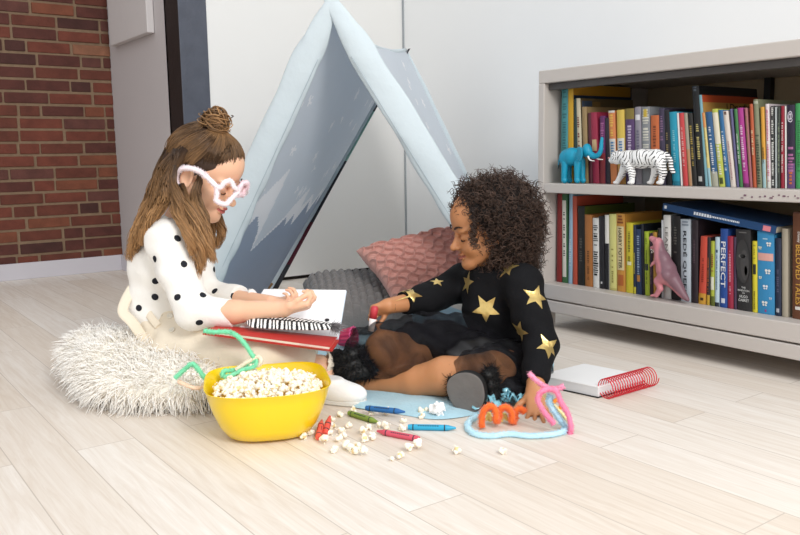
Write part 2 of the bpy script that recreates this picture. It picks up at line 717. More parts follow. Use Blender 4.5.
struct(o)
# brick wall: every brick is real relief on a bed of mortar, all one wall
def brick_wall():
    cols = ['#5e3226', '#683629', '#522c25', '#70402d', '#442722', '#825842', '#92735c', '#59352e']
    ms = [mat('lime_mortar', '#836d57', 0.9, 0.25, 40, 0.5, 150)] + [mat('brick_%s' % n, c, 0.85, 0.5, 16, 0.8, 60) for n, c in
          zip(['russet', 'clay', 'oxblood', 'terracotta', 'umber', 'salmon', 'buff', 'plum'], cols)]
    b = MB()
    y0 = BY + 0.012
    b.box((-3.2, y0 + 0.008, 0), (XR, y0 + 0.2, 2.6), 0)
    r = random.Random(3)
    ch = 0.0625
    row = 0
    z = 0.085 - 0.02
    while z < 2.55:
        x = XR
        x -= r.choice([0.05, 0.11, 0.17, 0.2])
        x1 = XR
        while x1 > -3.1:
            if x1 - x > 0.03:
                j = [r.uniform(-.003, .003) for _ in range(4)]
                t = r.uniform(-.003, .004)
                mi = 1 + r.choices(range(8), [22, 20, 18, 14, 10, 5, 2.5, 8])[0]
                b.box((x + 0.012 + j[0], y0 + t, z + 0.0 + j[1] * .5), (x1 - (0.0 if x1 == XR else 0), y0 + 0.1, z + ch - 0.0125 + j[2] * .7), mi)
            x1 = x
            x = x1 - r.choices([0.213, 0.105], [5, 2])[0]
        z += ch
        row += 1
    o = b.build('wall_brick', ms, origin=(0, BY, 0), bevel=0.003)
    return struct(o)
brick_wall()
struct(MB().box((-3.2, BY, 0), (XR, BY + 0.02, 0.083)).build('baseboard_brick', TRIM, bevel=0.003))
struct(MB().box((XR, YB + 0.14, 0), (XR + 0.12, BY + 0.2, 2.6)).build('wall_return', GREYP))
struct(MB().box((XR - 0.015, YB + 0.16, 0), (XR, BY, 0.083)).build('baseboard_return', TRIM, bevel=0.003))
struct(MB().box((XR + 0.13, YB, 0.018), (XW, YB + 0.12, 2.6)).build('wall_back', WALL2))
struct(MB().box((XR + 0.13, YB + 0.02, 0.0), (XW, YB + 0.12, 0.018)).build('gap_shade', mat('dark_gap', '#2a2522', 0.9)))  # dark strip standing in for the shade in the gap under the wall
struct(MB().box((XW, -2.4, 0.0), (XW + 0.12, YB + 0.12, 2.6)).build('wall_right', WALL))
struct(MB().box((XW - 0.006, YB - 0.010, 0.0), (XW, YB, 2.6)).build('trim_2', mat('corner_bead_grey', '#9aa0a3', 0.6)))
# grey box up on the return wall
pa, pb = PX(155, 33, XR), PX(119, 47, XR)
bx_ = MB().box((XR - 0.035, pa[1], pa[2]), (XR - 0.001, pb[1] + 0.03, pa[2] + 0.75)).build('wall_cabinet', mat('cabinet_grey_paint', '#c6c1c0', 0.6, 0.02), bevel=0.004)
tag(bx_, 'shallow pale grey panel box mounted high on the grey return wall beside the bricks', 'panel')
# dark painted steel column where the walls meet
col = MB()
p0, p1 = XR, PY(211, 105, YB - 0.005)[0]
col.box((p0, YB - 0.005, 0), (p1, YB + 0.16, 2.6), 0)
for f in col.f: pass
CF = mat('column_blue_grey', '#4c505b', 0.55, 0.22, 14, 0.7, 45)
CS = mat('column_shaded_side', '#241c1b', 0.6, 0.1, 14, 0.3, 45)  # left face coloured darker to stand for the shade on it
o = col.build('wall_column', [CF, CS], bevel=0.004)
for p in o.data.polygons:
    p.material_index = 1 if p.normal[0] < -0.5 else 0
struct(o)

# ================================================================== play tent
def build_tent():
    fab = mat('tent_blue_grey_cotton', '#e2e8ee', 0.85, 0.02, 12, 0.15, 300, sheen=0.1)
    slv = mat('tent_sleeve_cotton', '#cdd8dd', 0.85, 0.03, 12, 1.0, 24, sheen=0.1)
    wht = mat('tent_white_print', '#f8f9fb', 0.85)
    drk = mat('tent_slate_print', '#b8c3d3', 0.85, 0.03, 8)
    red = mat('tent_burgundy_band', '#5a2230', 0.8)
    grn = mat('tent_mint_band', '#8fb5ab', 0.8)
    for m_ in (fab, slv, wht, drk):       # light glows through the thin cotton
        nt = m_.node_tree
        tr = nt.nodes.new('ShaderNodeBsdfTranslucent')
        ms = nt.nodes.new('ShaderNodeMixShader')
        ms.inputs[0].default_value = .38 if m_ is not slv else .10
        pb = nt.nodes['Principled BSDF']
        nt.links.new(pb.inputs['Base Color'].links[0].from_socket, tr.inputs[0])
        nt.links.new(pb.outputs[0], ms.inputs[1])
        nt.links.new(tr.outputs[0], ms.inputs[2])
        nt.links.new(ms.outputs[0], nt.nodes['Material Output'].inputs[0])
    pole = mat('tent_pole_wood', '#8b6a45', 0.6)
    A = PD(332, 7, 2.58)
    B = PD(405, 46, 3.62)
    zt = A[2]
    B[2] = zt
    FL = PD(182, 352, 2.70)
    FR = PD(543, 370, 2.45)
    BL = PZ(266, 292)
    BR = B + (B - BL) * np.array([1, 1, 0]) * 0.97
    BR[0] = min(BR[0], XW - 0.06)
    for q in (FL, FR, BL, BR):
        q[2] = 0.0
    base = (FL + FR + BL + BR) / 4
    base[2] = 0
    t = thing('play_tent', base, 'pale blue grey fabric A-frame play tent with white stars standing before the wall', 'tent')
    r = np.random.default_rng(5)
    stars = [(r.uniform(.08, .95), r.uniform(.05, .55), r.uniform(.012, .02), r.uniform(0, 6)) for _ in range(26)]
    W_, Hh = 1.25, 1.17
    def star_in(u, v):
        for su, sv, ra, ph in stars:
            dx, dy = (u - su) * W_, (v - sv) * Hh
            d = math.hypot(dx, dy)
            if d < ra * 1.6:
                a = (math.atan2(dy, dx) + ph) % (2 * math.pi / 5) - math.pi / 5
                # five-pointed outline
                if d < ra * (0.55 + 0.95 * (1 - abs(abs(a) - 0) / (math.pi / 5)) ** 1.5):
                    return True
        return False
    zig = [(0.0, .60), (.10, .66), (.15, .61), (.22, .66), (.27, .74), (.46, .63), (.50, .66), (.54, .62), (.58, .67), (.66, .58), (.74, .64), (.84, .57), (.9, .62), (1.0, .56)]
    def zline(u):
        for (a, b), (c, d) in zip(zig, zig[1:]):
            if a <= u <= c:
                return b + (d - b) * (u - a) / (c - a)
        return .6
    zig2 = [(0.0, .60), (.08, .58), (.22, .45), (.25, .65), (.27, .735), (.44, .62), (.48, .58), (.56, .52), (.58, .60), (.66, .55), (.74, .6), (.84, .54), (.9, .6), (1.0, .555)]
    def zline2(u):
        for (a, b), (c, d) in zip(zig2, zig2[1:]):
            if a <= u <= c:
                return b + (d - b) * (u - a) / (c - a)
        return .6
    sgn_ = [0]
    def mf(u, v):
        if v > zline(u) + (.13 if sgn_[0] > 0 else 0):
            return 2
        if v > zline2(u) + (.13 if sgn_[0] > 0 else 0):
            return 1
        return 1 if star_in(u, v) else 0
    for (f0, f1, sgn) in ((FL, BL, -1), (FR, BR, 1)):
        nu, nv = 130, 120
        sgn_[0] = sgn
        U, V = np.meshgrid(np.linspace(0, 1, nu), np.linspace(0, 1, nv), indexing='ij')
        top = A + (B - A) * U[..., None]
        bot = f0 + (f1 - f0) * U[..., None]
        P = top + (bot - top) * V[..., None]
        nrm = np.cross(B - A, f0 - A)
        nrm /= np.linalg.norm(nrm)
        if nrm[2] > 0:
            nrm = -nrm
        sag = 0.045 * np.sin(np.pi * U) * np.sin(np.pi * V) + 0.006 * np.sin(7 * U + 3 * V) * np.sin(np.pi * U)
        P = P + nrm * sag[..., None]
        P[..., 2] -= 0.05 * np.sin(np.pi * U) * (1 - V) ** 3 - 0.0
        P[..., 2] = np.maximum(P[..., 2], 0.004)
        b = MB().grid(P, mfun=mf)
        b.build('fabric_panel', [fab, wht, drk], t, solid=0.003)
    # fabric sleeves over the poles
    def leg(a, b, r0, r1, m, side):
        n = 26
        T_ = np.linspace(0, 1, n)
        P = a + (b - a) * T_[:, None]
        rr = r0 + (r1 - r0) * T_ + 0.0012 * np.sin(T_ * 40 + side)
        rr = rr * np.interp(T_, [0, .03, .14], [.38, .55, 1])
        b_ = MB()
        ang = np.linspace(0, 2 * math.pi, 28, endpoint=False)
        n2 = 90
        T2 = np.linspace(0, 1, n2)
        C_ = a + (b - a) * T2[:, None]
        r2 = np.interp(T2, T_, rr)
        ax_ = (b - a) / np.linalg.norm(b - a)
        wide = np.cross(ax_, eF); wide /= np.linalg.norm(wide)
        thin = np.cross(ax_, wide)
        G_ = np.zeros((28, n2, 3))
        for i_, q_ in enumerate(ang):         # soft flattened cloth tube with small creases
            cre = 1 + .05 * np.sin(T2 * 46 + 2 * math.sin(q_ * 2 + side) + 3 * np.sin(T2 * 9)) * math.cos(q_ + side) + .03 * np.sin(T2 * 21 + q_ * 3)
            G_[i_] = C_ + wide * (r2 * math.cos(q_) * cre)[:, None] + thin * (r2 * .42 * math.sin(q_) * cre)[:, None]
        return b_.grid(G_[::-1], closed_u=True)
    top_off = np.array([0, 0, 0.012])
    for a, b, k in ((A, FL, 0), (A, FR, 1)):
        d = (b - a) / np.linalg.norm(b - a)
        s = leg(a + top_off - d * 0.02, b - d * 0.02, 0.043, 0.051, slv, k * 2).build('pole_sleeve', slv, t)
        MB().tube([b - d * 0.05, b + np.array([0, 0, 0.006])], 0.016, 12).build('pole_tip', pole, t)
    for a, b, k in ((B, BL, 0), (B, BR, 1)):
        d = (b - a) / np.linalg.norm(b - a)
        leg(a, b - d * 0.02, 0.014, 0.020, slv, k).build('pole_sleeve', [slv], t)
        MB().tube([b - d * 0.05, b + np.array([0, 0, 0.006])], 0.013, 12).build('pole_tip', pole, t)
    # dark strip painted for shade along the far edge, with red and mint bands
    n = 40
    T_ = np.linspace(0.0, 0.985, n)
    E0 = B + (BL - B) * T_[:, None]
    wv = (0.012 + 0.05 * T_ ** 2)
    inn = (FL - BL) / np.linalg.norm(FL - BL)
    b = MB()
    P = np.stack([E0 + eR * 0.014, E0 + eR * (0.016 + wv[:, None] * 0.5) - eF * 0.012], 1)
    b.grid(P, mfun=lambda u, v: 1 if .73 < u < .9 else (2 if .25 < u < .45 else 0))
    b.build('edge_shade_strip', [mat('tent_edge_shade', '#3a3a3f', 0.85), red, grn], t, solid=0.002)
    RP = A + (B - A) * np.linspace(0, 1, 14)[:, None]
    RP[:, 2] -= .05 * np.sin(np.pi * np.linspace(0, 1, 14)) + .006
    MB().tube(RP, 0.009, 10).build('ridge_seam', slv, t)
    # stitched seam along the inner edge of each front sleeve
    for b_, sg in ((FL, 1), (FR, -1)):
        d = (b_ - A) / np.linalg.norm(b_ - A)
        w_ = np.cross(d, eF); w_ /= np.linalg.norm(w_)
        if w_ @ eR * sg < 0: w_ = -w_
        P = A + d * np.linspace(.16, 1.0, 60)[:, None] + w_ * .030 - eF * .0155
        MB().tube(P, .0011, 5).build('seam', mat('seam_thread', '#aebbc2', .8), t)
build_tent()

# ================================================================== bookcase
BX = PZ(549, 329)[0]             # plane of its front
BYE = 1.958                      # its far end
BYN = 0.62                       # its near end, out of frame
ZU, ZL, ZT = 0.494, 0.155, 0.864
BD = XW - 0.01 - BX
def build_bookcase():
    pt = mat('bookcase_grey_paint', '#bdb6b0', 0.45, 0.02, 4, 0.05, 120)
    ins = mat('bookcase_inner_grey', '#8e8a86', 0.5, 0.03, 4)
    bk = mat('bookcase_back_shaded_tan', '#a48f72', 0.7, 0.12, 8)  # tan carries the warm shade at the back of the case
    dk = mat('bookcase_dark_rail', '#4b4847', 0.6)
    t = thing('bookcase', (BX + BD / 2, (BYE + BYN) / 2, 0), 'low wide grey painted bookcase full of books against the right-hand wall', 'bookcase')
    x1 = BX + BD
    def pc(name, lo, hi, m=pt, bev=0.003):
        return MB().box(lo, hi).build(name, m, t, bevel=bev)
    pc('side_panel', (BX, BYE - 0.026, 0.055), (x1, BYE, ZT - 0.042))
    pc('side_panel', (BX, BYN, 0.055), (x1, BYN + 0.026, ZT - 0.042))
    pc('top_panel', (BX, BYN, ZT - 0.042), (x1, BYE, ZT))
    pc('shelf', (BX + 0.001, BYN + 0.026, ZU - 0.032), (x1 - 0.015, BYE - 0.026, ZU))
    pc('shelf', (BX + 0.001, BYN + 0.026, 0.104), (x1 - 0.015, BYE - 0.026, ZL))
    pc('base_rail', (BX, BYN + 0.0, 0.06), (BX + 0.022, BYE, 0.099))
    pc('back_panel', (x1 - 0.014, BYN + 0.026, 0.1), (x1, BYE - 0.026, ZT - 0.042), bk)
    pc('top_rail', (BX + 0.02, BYN + 0.026, ZT - 0.064), (BX + 0.042, BYE - 0.026, ZT - 0.042), dk)
    q = PX(771, 90, x1 - 0.016)
    MB().box((x1 - 0.04, q[1] - 0.011, ZU), (x1 - 0.015, q[1] + 0.011, ZT - 0.042)).build('back_brace', mat('black_wood', '#191613', 0.6), t)
    for y in (BYE - 0.045, BYN):
        for x in (BX + 0.002, x1 - 0.05):
            pc('leg', (x, y, 0), (x + 0.045, y + 0.045, 0.062))
    # small purple ink marks on the edge of the middle shelf
    b = MB()
    r = random.Random(2)
    for px in (742, 745, 752, 760, 765, 771, 773, 779, 784, 788, 795, 798):
        p = PX(px, 196.5 + r.uniform(-1.5, 1.5), BX)
        w_, h_ = r.uniform(.001, .004), r.uniform(.001, .0025)
        b.box((BX - 0.0006, p[1] - w_, p[2] - h_), (BX + 0.0008, p[1] + w_, p[2] + h_))
    b.build('ink_stains', mat('ink_purple', '#6b4a5c', 0.7), t)
build_bookcase()

# ================================================================== people: shared builders
def add_head(S, c, f, u, s=1.0, ears=(-1, 1), mouth_open=0.0):
    f, l, u = frame(f, u)
    A = np.array([f, l, u])
    def hp(a, b, d):
        return np.array(c) + s * (f * a + l * b + u * d)
    E = lambda p, r, k=.012, sub=False, ax=A: S.ell(hp(*p), np.array(r) * s, ax, k * s, sub)
    E((-.010, 0, .014), (.090, .071, .080))
    E((.030, 0, .030), (.052, .056, .052), .02)          # forehead
    E((.028, 0, -.045), (.054, .052, .060), .02)         # face
    for q in (-1, 1):
        S.cone(hp(-.002, q * .050, -.055), hp(.060, q * .014, -.094), .019 * s, .016 * s, .016 * s)
        E((.056, q * .030, -.050), (.024, .022, .024), .014)   # cheeks
        E((.074, q * .027, -.018), (.016, .022, .010), .012, True)   # eye hollows
        E((.066, q * .027, -.021), (.0135, .0165, .0105), .005)      # lids over the eyes
        E((.066, q * .030, -.001), (.016, .022, .007), .012)   # brow
    S.ball(hp(.068, 0, -.098), .018 * s, .014 * s)
    S.cone(hp(.080, 0, -.018), hp(.097, 0, -.043), .0055 * s, .0085 * s, .010 * s)   # nose
    S.ball(hp(.099, 0, -.0445), .0078 * s, .006 * s)
    for q in (-1, 1):
        S.ball(hp(.089, q * .0095, -.0465), .0065 * s, .006 * s)
    E((.083, 0, -.0670), (.0100, .0180, .0045), .003)     # upper lip
    E((.081, 0, -.0770), (.0100, .0155, .0055), .003)     # lower lip
    E((.092, 0, -.0720), (.008, .016, .0016), .002, True)
    for q in ears:
        ax = frame(f * .35 + u * .94, np.cross(f * .35 + u * .94, l))
        e = hp(-.008, q * .071, -.028)
        a3 = np.array([u * .97 - f * .2, l, f * .97 + u * .2])
        S.ell(e, np.array([.028, .007, .017]) * s, a3, .006 * s)
        S.ell(e + l * q * .006 * s + f * .002 * s, np.array([.018, .006, .010]) * s, a3, .004 * s, True)
        S.ball(e - u * .021 * s + f * .004 * s, .007 * s, .006 * s)
    return hp, (f, l, u)

def add_hand(S, wpt, d, n, side, L, curl, thumb=(0.75, 0.6, 0.25, 20), spread=0.10, fr=0.047):
    """wrist point, finger direction, palm normal; side=+1/-1 puts the thumb on +/- cross(n, d)"""
    d = np.array(d, float); d /= np.linalg.norm(d)
    n = np.array(n, float); n -= d * (n @ d); n /= np.linalg.norm(n)
    ac = np.cross(n, d) * side
    w0 = np.array(wpt, float)
    offs = [.165, .055, -.055, -.155]
    lens = [.42, .46, .43, .34]
    kn = [.50, .53, .51, .46]
    for i in range(4):
        kp = w0 + d * kn[i] * L + ac * offs[i] * L
        S.cone(w0 + ac * offs[i] * L * .55 + d * .03 * L, kp, .095 * L, .068 * L, .010)
        dr = d * math.cos(spread * (1.5 - i)) + ac * math.sin(spread * (1.5 - i))
        ang = 0
        p = kp
        r = fr * L * (1.0 if i < 3 else .88)
        for sg, (fracl, cu) in enumerate(zip((.46, .30, .24), curl[i])):
            ang += math.radians(cu)
            q = p + (dr * math.cos(ang) + n * math.sin(ang)) * lens[i] * L * fracl
            S.cone(p, q, r, r * .92, .003 if sg else .005)
            p = q
            r *= .92
    tb = w0 + d * .13 * L + ac * .17 * L + n * .02 * L
    S.cone(w0 + d * .10 * L, tb, .09 * L, .085 * L, .008)
    td = d * thumb[1] + ac * thumb[0] + n * thumb[2]
    td /= np.linalg.norm(td)
    p, r = tb, .070 * L
    bend = math.radians(thumb[3])
    for i, sl in enumerate((.20, .17, .14)):
        q = p + td * sl * L
        S.cone(p, q, r, r * .88, .004)
        p, r = q, r * .88
        td = td * math.cos(bend) + (d * .6 - ac * .6 + n * .3) * math.sin(bend)
        td /= np.linalg.norm(td)

def patches(V, F, specs, off=0.0009):
    """flat printed shapes that follow a garment's surface: list of (ray origin, ray direction, polar outline function, rotation, size)"""
    bvh = BVHTree.FromPolygons([tuple(p) for p in V], [tuple(q) for q in F])
    PV, PF = [], []
    base = 0
    for (org, dr, outl, rot, size) in specs:
        hit, nn, _, _ = bvh.ray_cast(Vector(org), Vector(dr))
        if hit is None:
            continue
        nn = np.array(nn)
        if nn @ np.array(dr) > 0:
            nn = -nn
        a = np.cross(nn, [0, 0, 1.0])
        if np.linalg.norm(a) < .1:
            a = np.array([1.0, 0, 0])
        a /= np.linalg.norm(a)
        b = np.cross(nn, a)
        NA, NR = 40, 5
        pts = [np.array(hit)]
        for i in range(1, NR + 1):
            for j in range(NA):
                th = 2 * math.pi * j / NA
                rr = size * outl(th) * i / NR
                pts.append(np.array(hit) + rr * (math.cos(th + rot) * a + math.sin(th + rot) * b))
        out = []
        for p in pts:
            q, n2, _, _ = bvh.find_nearest(Vector(p))
            n2 = np.array(n2)
            if n2 @ nn < 0:
                n2 = -n2
            out.append(np.array(q) + off * n2)
        PV.extend(out)
        for j in range(NA):
            j2 = (j + 1) % NA
            PF.append((base, base + 1 + j, base + 1 + j2, base + 1 + j2))
            for i in range(NR - 1):
                PF.append((base + 1 + i * NA + j, base + 1 + (i + 1) * NA + j, base + 1 + (i + 1) * NA + j2, base + 1 + i * NA + j2))
        base += len(out)
    return np.array(PV), PF
def star_outline(th):
    k = 2 * math.pi / 5
    a = (th % k) - k / 2
    a = abs(a)                        # 0 at a notch, k/2 at a tip
    R, r = 1.0, 0.42
    # straight edge from notch (angle 0, r) to tip (angle k/2, R)
    x0, y0 = r, 0.0
    x1, y1 = R * math.cos(k / 2), R * math.sin(k / 2)
    dx, dy = x1 - x0, y1 - y0
    return (x0 * dy - y0 * dx) / (math.cos(a) * dy - math.sin(a) * dx)
def round_outline(th):
    return 1.0 + .06 * math.sin(2 * th + 1)
GARM = {}
def garment(name, S, mats, parent, specs=(), wob=None, it=2, off=.0009):
    V, F = S.mesh(wob)
    V = relax(V, F, it)
    GARM[name] = (V, F)
    F = [tuple(q) for q in F]
    mi = [0] * len(F)
    if specs:
        PV, PF = patches(V, F, specs, off)
        n = len(V)
        PF2 = []
        for q in PF:
            q = tuple(n + i for i in q)
            PF2.append(q[:3] if q[2] == q[3] else q)
        V = np.concatenate([V, PV])
        F = F + PF2
        mi = mi + [1] * len(PF2)
    return link_mesh(name, V, F, mats, mi, True, parent)
def cam_spec(px, py, outl, rot, size):
    return (CAMP, ray(px, py), outl, rot, size)
def folds(amp, fx, fy, fz, seed=0.0):
    return lambda X, Y, Z: amp * (np.sin(fx * X + fy * Y + 0.7 * fz * Z + seed) * np.sin(0.6 * fy * X - fx * Y + fz * Z + 2 * seed))
def hair_locks(locks, per, r, K=26, wave=(0.004, 3.0), seed=1):
    """each lock: list of (px,py,F,spread radius in metres) -> strands scattered about it"""
    rg = np.random.default_rng(seed)
    out = []
    for lk in locks:
        n = per
        if isinstance(lk, tuple):
            lk, n = lk
        C = np.array([np.r_[PD(p[0], p[1], p[2]), p[3]] for p in lk])
        C = smooth_path(C, K)
        t = np.linspace(0, 1, K)
        cdir = C[-1, :3] - C[0, :3]
        cdir /= np.linalg.norm(cdir)
        a = np.cross(cdir, [0.3, 0.2, 1]); a /= np.linalg.norm(a)
        b = np.cross(cdir, a)
        th = rg.uniform(0, 2 * math.pi, n)
        rad = np.sqrt(rg.uniform(0.02, 1, n))
        ph = rg.uniform(0, 6.28, (n, 1)) * .35 + rg.uniform(0, 6.28)
        fr = wave[1] * rg.uniform(.85, 1.15, (n, 1))
        am = wave[0] * rg.uniform(.5, 1.4, (n, 1))
        w1 = am * np.sin(2 * math.pi * fr * t + ph) * (.3 + t)
        w2 = am * np.cos(2 * math.pi * fr * t + ph) * (.3 + t)
        x = (rad * np.cos(th))[:, None] * C[None, :, 3] + w1
        y = (rad * np.sin(th))[:, None] * C[None, :, 3] + w2
        P = C[None, :, :3] + x[..., None] * a + y[..., None] * b
        cutl = rg.uniform(.86, 1.0, n)
        # trim lengths a little so that the ends are uneven
        for i in range(n):
            tt = t * cutl[i]
            for q in range(3):
                P[i, :, q] = np.interp(tt, t, P[i, :, q])
        out.append(P)
    P = np.concatenate(out)
    K_ = P.shape[1]
    R = r * np.interp(np.linspace(0, 1, K_), [0, .1, .8, 1], [1, 1, .9, .25])
    return P, R

# ================================================================== girl in the polka dot top (left)
SK1 = mat('skin_fair', '#e6b798', 0.5, 0.03, 25, 0.05, 300, sss=0.12, spec=0.35)
LIP1 = mat('lips_rose', '#c06a62', 0.4)
def girl_one():
    base = PD(180, 360, 2.10); base[2] = 0.0
    t = thing('person', base, 'child in white black-dotted top and cream overalls sitting on the fur cushion, reading', 'person')
    S = Sculpt(0.0027, 0.012)
    fdir = eR * math.cos(math.radians(12)) - eF * math.sin(math.radians(12))
    pit = math.radians(30)
    f = fdir * math.cos(pit) - eU * math.sin(pit)
    u = eU * math.cos(pit) + fdir * math.sin(pit)
    hc = PD(207, 168, 2.10)
    hp, (f, l, u) = add_head(S, hc, f, u, 1.03)
    nk = PD(184, 222, 2.12)
    S.cone(hp(-.022, 0, -.045), nk, .036, .040, .02)
    chest, belly, pelv = PD(162, 262, 2.12), PD(160, 310, 2.12), PD(172, 345, 2.11)
    shR, shL = PD(168, 241, 2.02), PD(186, 243, 2.23)
    S.chain([nk, chest, belly, pelv], [.045, .070, .066, .080], .03)
    S.cone(shR, shL, .042, .042, .03)
    # right arm, resting on the open book
    elR, wrR = PD(194, 311, 1.95), PD(284, 309, 1.93)
    S.chain([shR, elR, PD(235, 312, 1.94), wrR], [.038, .031, .028, .020], .01)
    add_hand(S, PD(284, 309, 1.93), eR * .98 + eU * .12 + eF * .1, eU * .9 + eF * .35, -1, .112,
             [(50, 70, 45), (42, 68, 45), (38, 62, 45), (35, 60, 50)], thumb=(.2, .95, .4, 14))
    # left arm behind it
    elL, wrL = PD(206, 296, 2.20), PD(270, 303, 2.06)
    S.chain([shL, elL, wrL], [.037, .030, .020], .01)
    add_hand(S, PD(270, 303, 2.06), eR * .96 - eF * .2 + eU * .1, eU * .95, 1, .105,
             [(45, 65, 40), (48, 68, 40), (50, 68, 45), (52, 66, 50)], thumb=(.1, .9, .1, 5))
    # legs, folded
    hipR, hipL = PD(184, 350, 2.04), PD(186, 348, 2.18)
    knR, anR = PD(262, 358, 1.93), PD(321, 366, 1.99)
    S.chain([hipR, knR, PD(290, 361, 1.955), anR], [.070, .046, .036, .024], .02)
    S.cone(anR, PD(330, 393, 1.96), .027, .024, .01)
    S.cone(PD(324, 396, 1.96), PD(348, 400, 1.93), .022, .020, .01)
    knL, anL = PD(296, 345, 2.24), PD(262, 378, 2.06)
    S.chain([hipL, knL, anL], [.068, .046, .028], .02)
    S.cone(anL, PD(250, 386, 2.0), .024, .02, .01)
    V, F = S.mesh()
    V = relax(V, F, 1, .4)
    C = centers(V, F)
    loc = (C - hc) @ np.array([f, l, u]).T / 1.03
    lips = (loc[:, 0] > .070) & (np.abs(loc[:, 1]) < .017 - np.abs(loc[:, 2] + .072) * .7) & (np.abs(loc[:, 2] + .072) < .0085)
    link_mesh('body', V, F, [SK1, LIP1], lips.astype(int), True, t)
    # eyebrows and lashes
    HB = hair_mat('hair_light_brown', '#301f14', '#bd9061', .40, .40)
    for q in (-1, 1):
        P = []
        for i in range(60):
            x = rng.uniform(.012, .042)
            y0 = .006 + .005 * math.sin((x - .012) / .03 * 3.14 * .8) + rng.uniform(-.002, .002)
            b0 = np.array([.088 - (x / .05) ** 2 * .018, q * x, y0])
            P.append([hp(*b0), hp(*(b0 + [.001, q * .004, .0005])), hp(*(b0 + [-.001, q * .008, 0]))])
        v, F2, at = strands(np.array(P), .0005)
        link_mesh('eyebrow', v, F2, [HB], None, True, t, attr=at)
        pts = [hp(.079 - ((x - .027) / .02) ** 2 * .006, q * x, -.027 - .002 * math.cos((x - .027) * 90)) for x in np.linspace(.013, .041, 9)]
        MB().tube(pts, .0011, 6).build('eyelashes', mat('lash_dark', '#2a1c14', .6), t)
    # ---- clothes
    SW = mat('top_white_cotton', '#efece6', 0.85, 0.015, 20, 0.25, 130, sheen=.15)
    DOT = mat('dot_black', '#14161f', 0.8)
    G = Sculpt(0.0035, 0.016)
    G.chain([PD(186, 224, 2.12), PD(172, 243, 2.12), chest, belly, PD(164, 330, 2.115)], [.046, .066, .082, .082, .084], .025)
    G.cone(shR, shL, .054, .052, .03)
    sd = np.array(wrR) - elR; sd /= np.linalg.norm(sd)
    cR = PD(233, 313, 1.945)
    G.chain([shR, PD(178, 272, 1.985), elR, PD(240, 314, 1.945)], [.052, .048, .043, .031], .02)
    cL = PD(240, 297, 2.13)
    G.chain([shL, PD(196, 270, 2.21), elL, PD(246, 298, 2.12)], [.050, .046, .042, .031], .02)
    G.cut(cR, sd, .055)
    sl = np.array(wrL) - elL; sl /= np.linalg.norm(sl)
    G.cut(cL, sl, .045)
    G.cut(PD(189, 214, 2.12), PD(192, 205, 2.12) - PD(184, 225, 2.12), .07)
    G.cone(PD(187, 221, 2.12), PD(195, 196, 2.12), .037, .037, .0, True)
    dots = [(177.5, 238.4), (184, 264), (134.6, 250), (155, 259), (155.6, 281), (155, 297), (203, 295), (177.5, 297.3), (199.4, 322.5), (233, 296), (182, 227.5), (214.8, 291), (139, 308), (165, 317)]
    specs = [cam_spec(x, y, round_outline, random.uniform(0, 6), .0085) for x, y in dots]
    rd = random.Random(4)
    for i in range(16):                      # the same dots on the far side and the back
        z = rd.uniform(.2, .4)
        a = rd.uniform(20, 200)
        dr = -(eR * math.cos(math.radians(a)) + eF * math.sin(math.radians(a)))
        org = np.array(chest) * [1, 1, 0] + [0, 0, z] - dr * .5
        specs.append((org, dr, round_outline, 0, .0085))
    garment('sweater', G, [SW, DOT], t, specs, folds(.0022, 45, 60, 70, 1.3))
    OV = mat('overalls_cream_cotton', '#e4d8c4', 0.85, 0.02, 20, 0.25, 160, sheen=.1)
    P = Sculpt(0.0035, 0.016)
    P.chain([PD(166, 320, 2.115), PD(172, 336, 2.115), pelv], [.087, .092, .094], .02)
    P.chain([hipR, PD(225, 350, 1.985), knR, PD(290, 361, 1.955), PD(318, 364, 1.985)], [.083, .070, .060, .050, .040], .02)
    P.chain([hipL, knL, PD(258, 380, 2.06)], [.080, .058, .042], .025)
    P.cut(PD(160, 308, 2.115), eU * .95 - eR * .3, .14)
    P.cut(PD(309, 362, 1.98), PD(321, 366, 1.99) - PD(290, 361, 1.955), .052)
    garment('overalls', P, [OV], t, (), folds(.0025, 50, 40, 60, .4))
    # shoulder strap hanging loose behind, and the two buttons on the hip
    q = [(133, 287, 2.08), (126, 300, 2.05), (123, 312, 2.03), (132, 322, 2.02), (141, 335, 2.02), (150, 349, 2.03)]
    MB().tube(smooth_path([PD(*a) for a in q], 24), .014, 10, flat=.18, up=eF * 1.0).build('overall_strap', OV, t)
    q = [(133, 286, 2.10), (140, 300, 2.06), (150, 316, 2.03), (158, 326, 2.02)]
    MB().tube(smooth_path([PD(*a) for a in q], 24), .011, 10, flat=.2, up=eF * 1.0).build('overall_strap', OV, t)
    BT = mat('button_ivory', '#ddd6c8', .35)
    bv = BVHTree.FromPolygons([tuple(p) for p in GARM['overalls'][0]], [tuple(q) for q in GARM['overalls'][1]])
    for (x, y) in ((170, 316), (172, 330)):
        hit, nn, _, _ = bv.ray_cast(Vector(CAMP), Vector(ray(x, y)))
        hit, nn = np.array(hit), np.array(nn)
        S2 = MB()
        S2.lathe([(0.0001, 0), (.0075, 0), (.008, .0015), (.006, .003), (.005, .0022), (.0001, .0022)], 18, T=lambda a: a)
        ax = frame(nn if nn @ eF < 0 else -nn, eU)
        S2.xf(lambda a, hit=hit, ax=ax: hit + a[:, :1] * ax[1] + a[:, 1:2] * ax[2] + a[:, 2:3] * ax[0])
        S2.build('button', BT, t)
    # white slip-on shoes
    SH = mat('shoe_white_canvas', '#eeeeec', .8, .02, 60, .2, 250)
    SO = mat('shoe_sole_white', '#dcdcd8', .5)
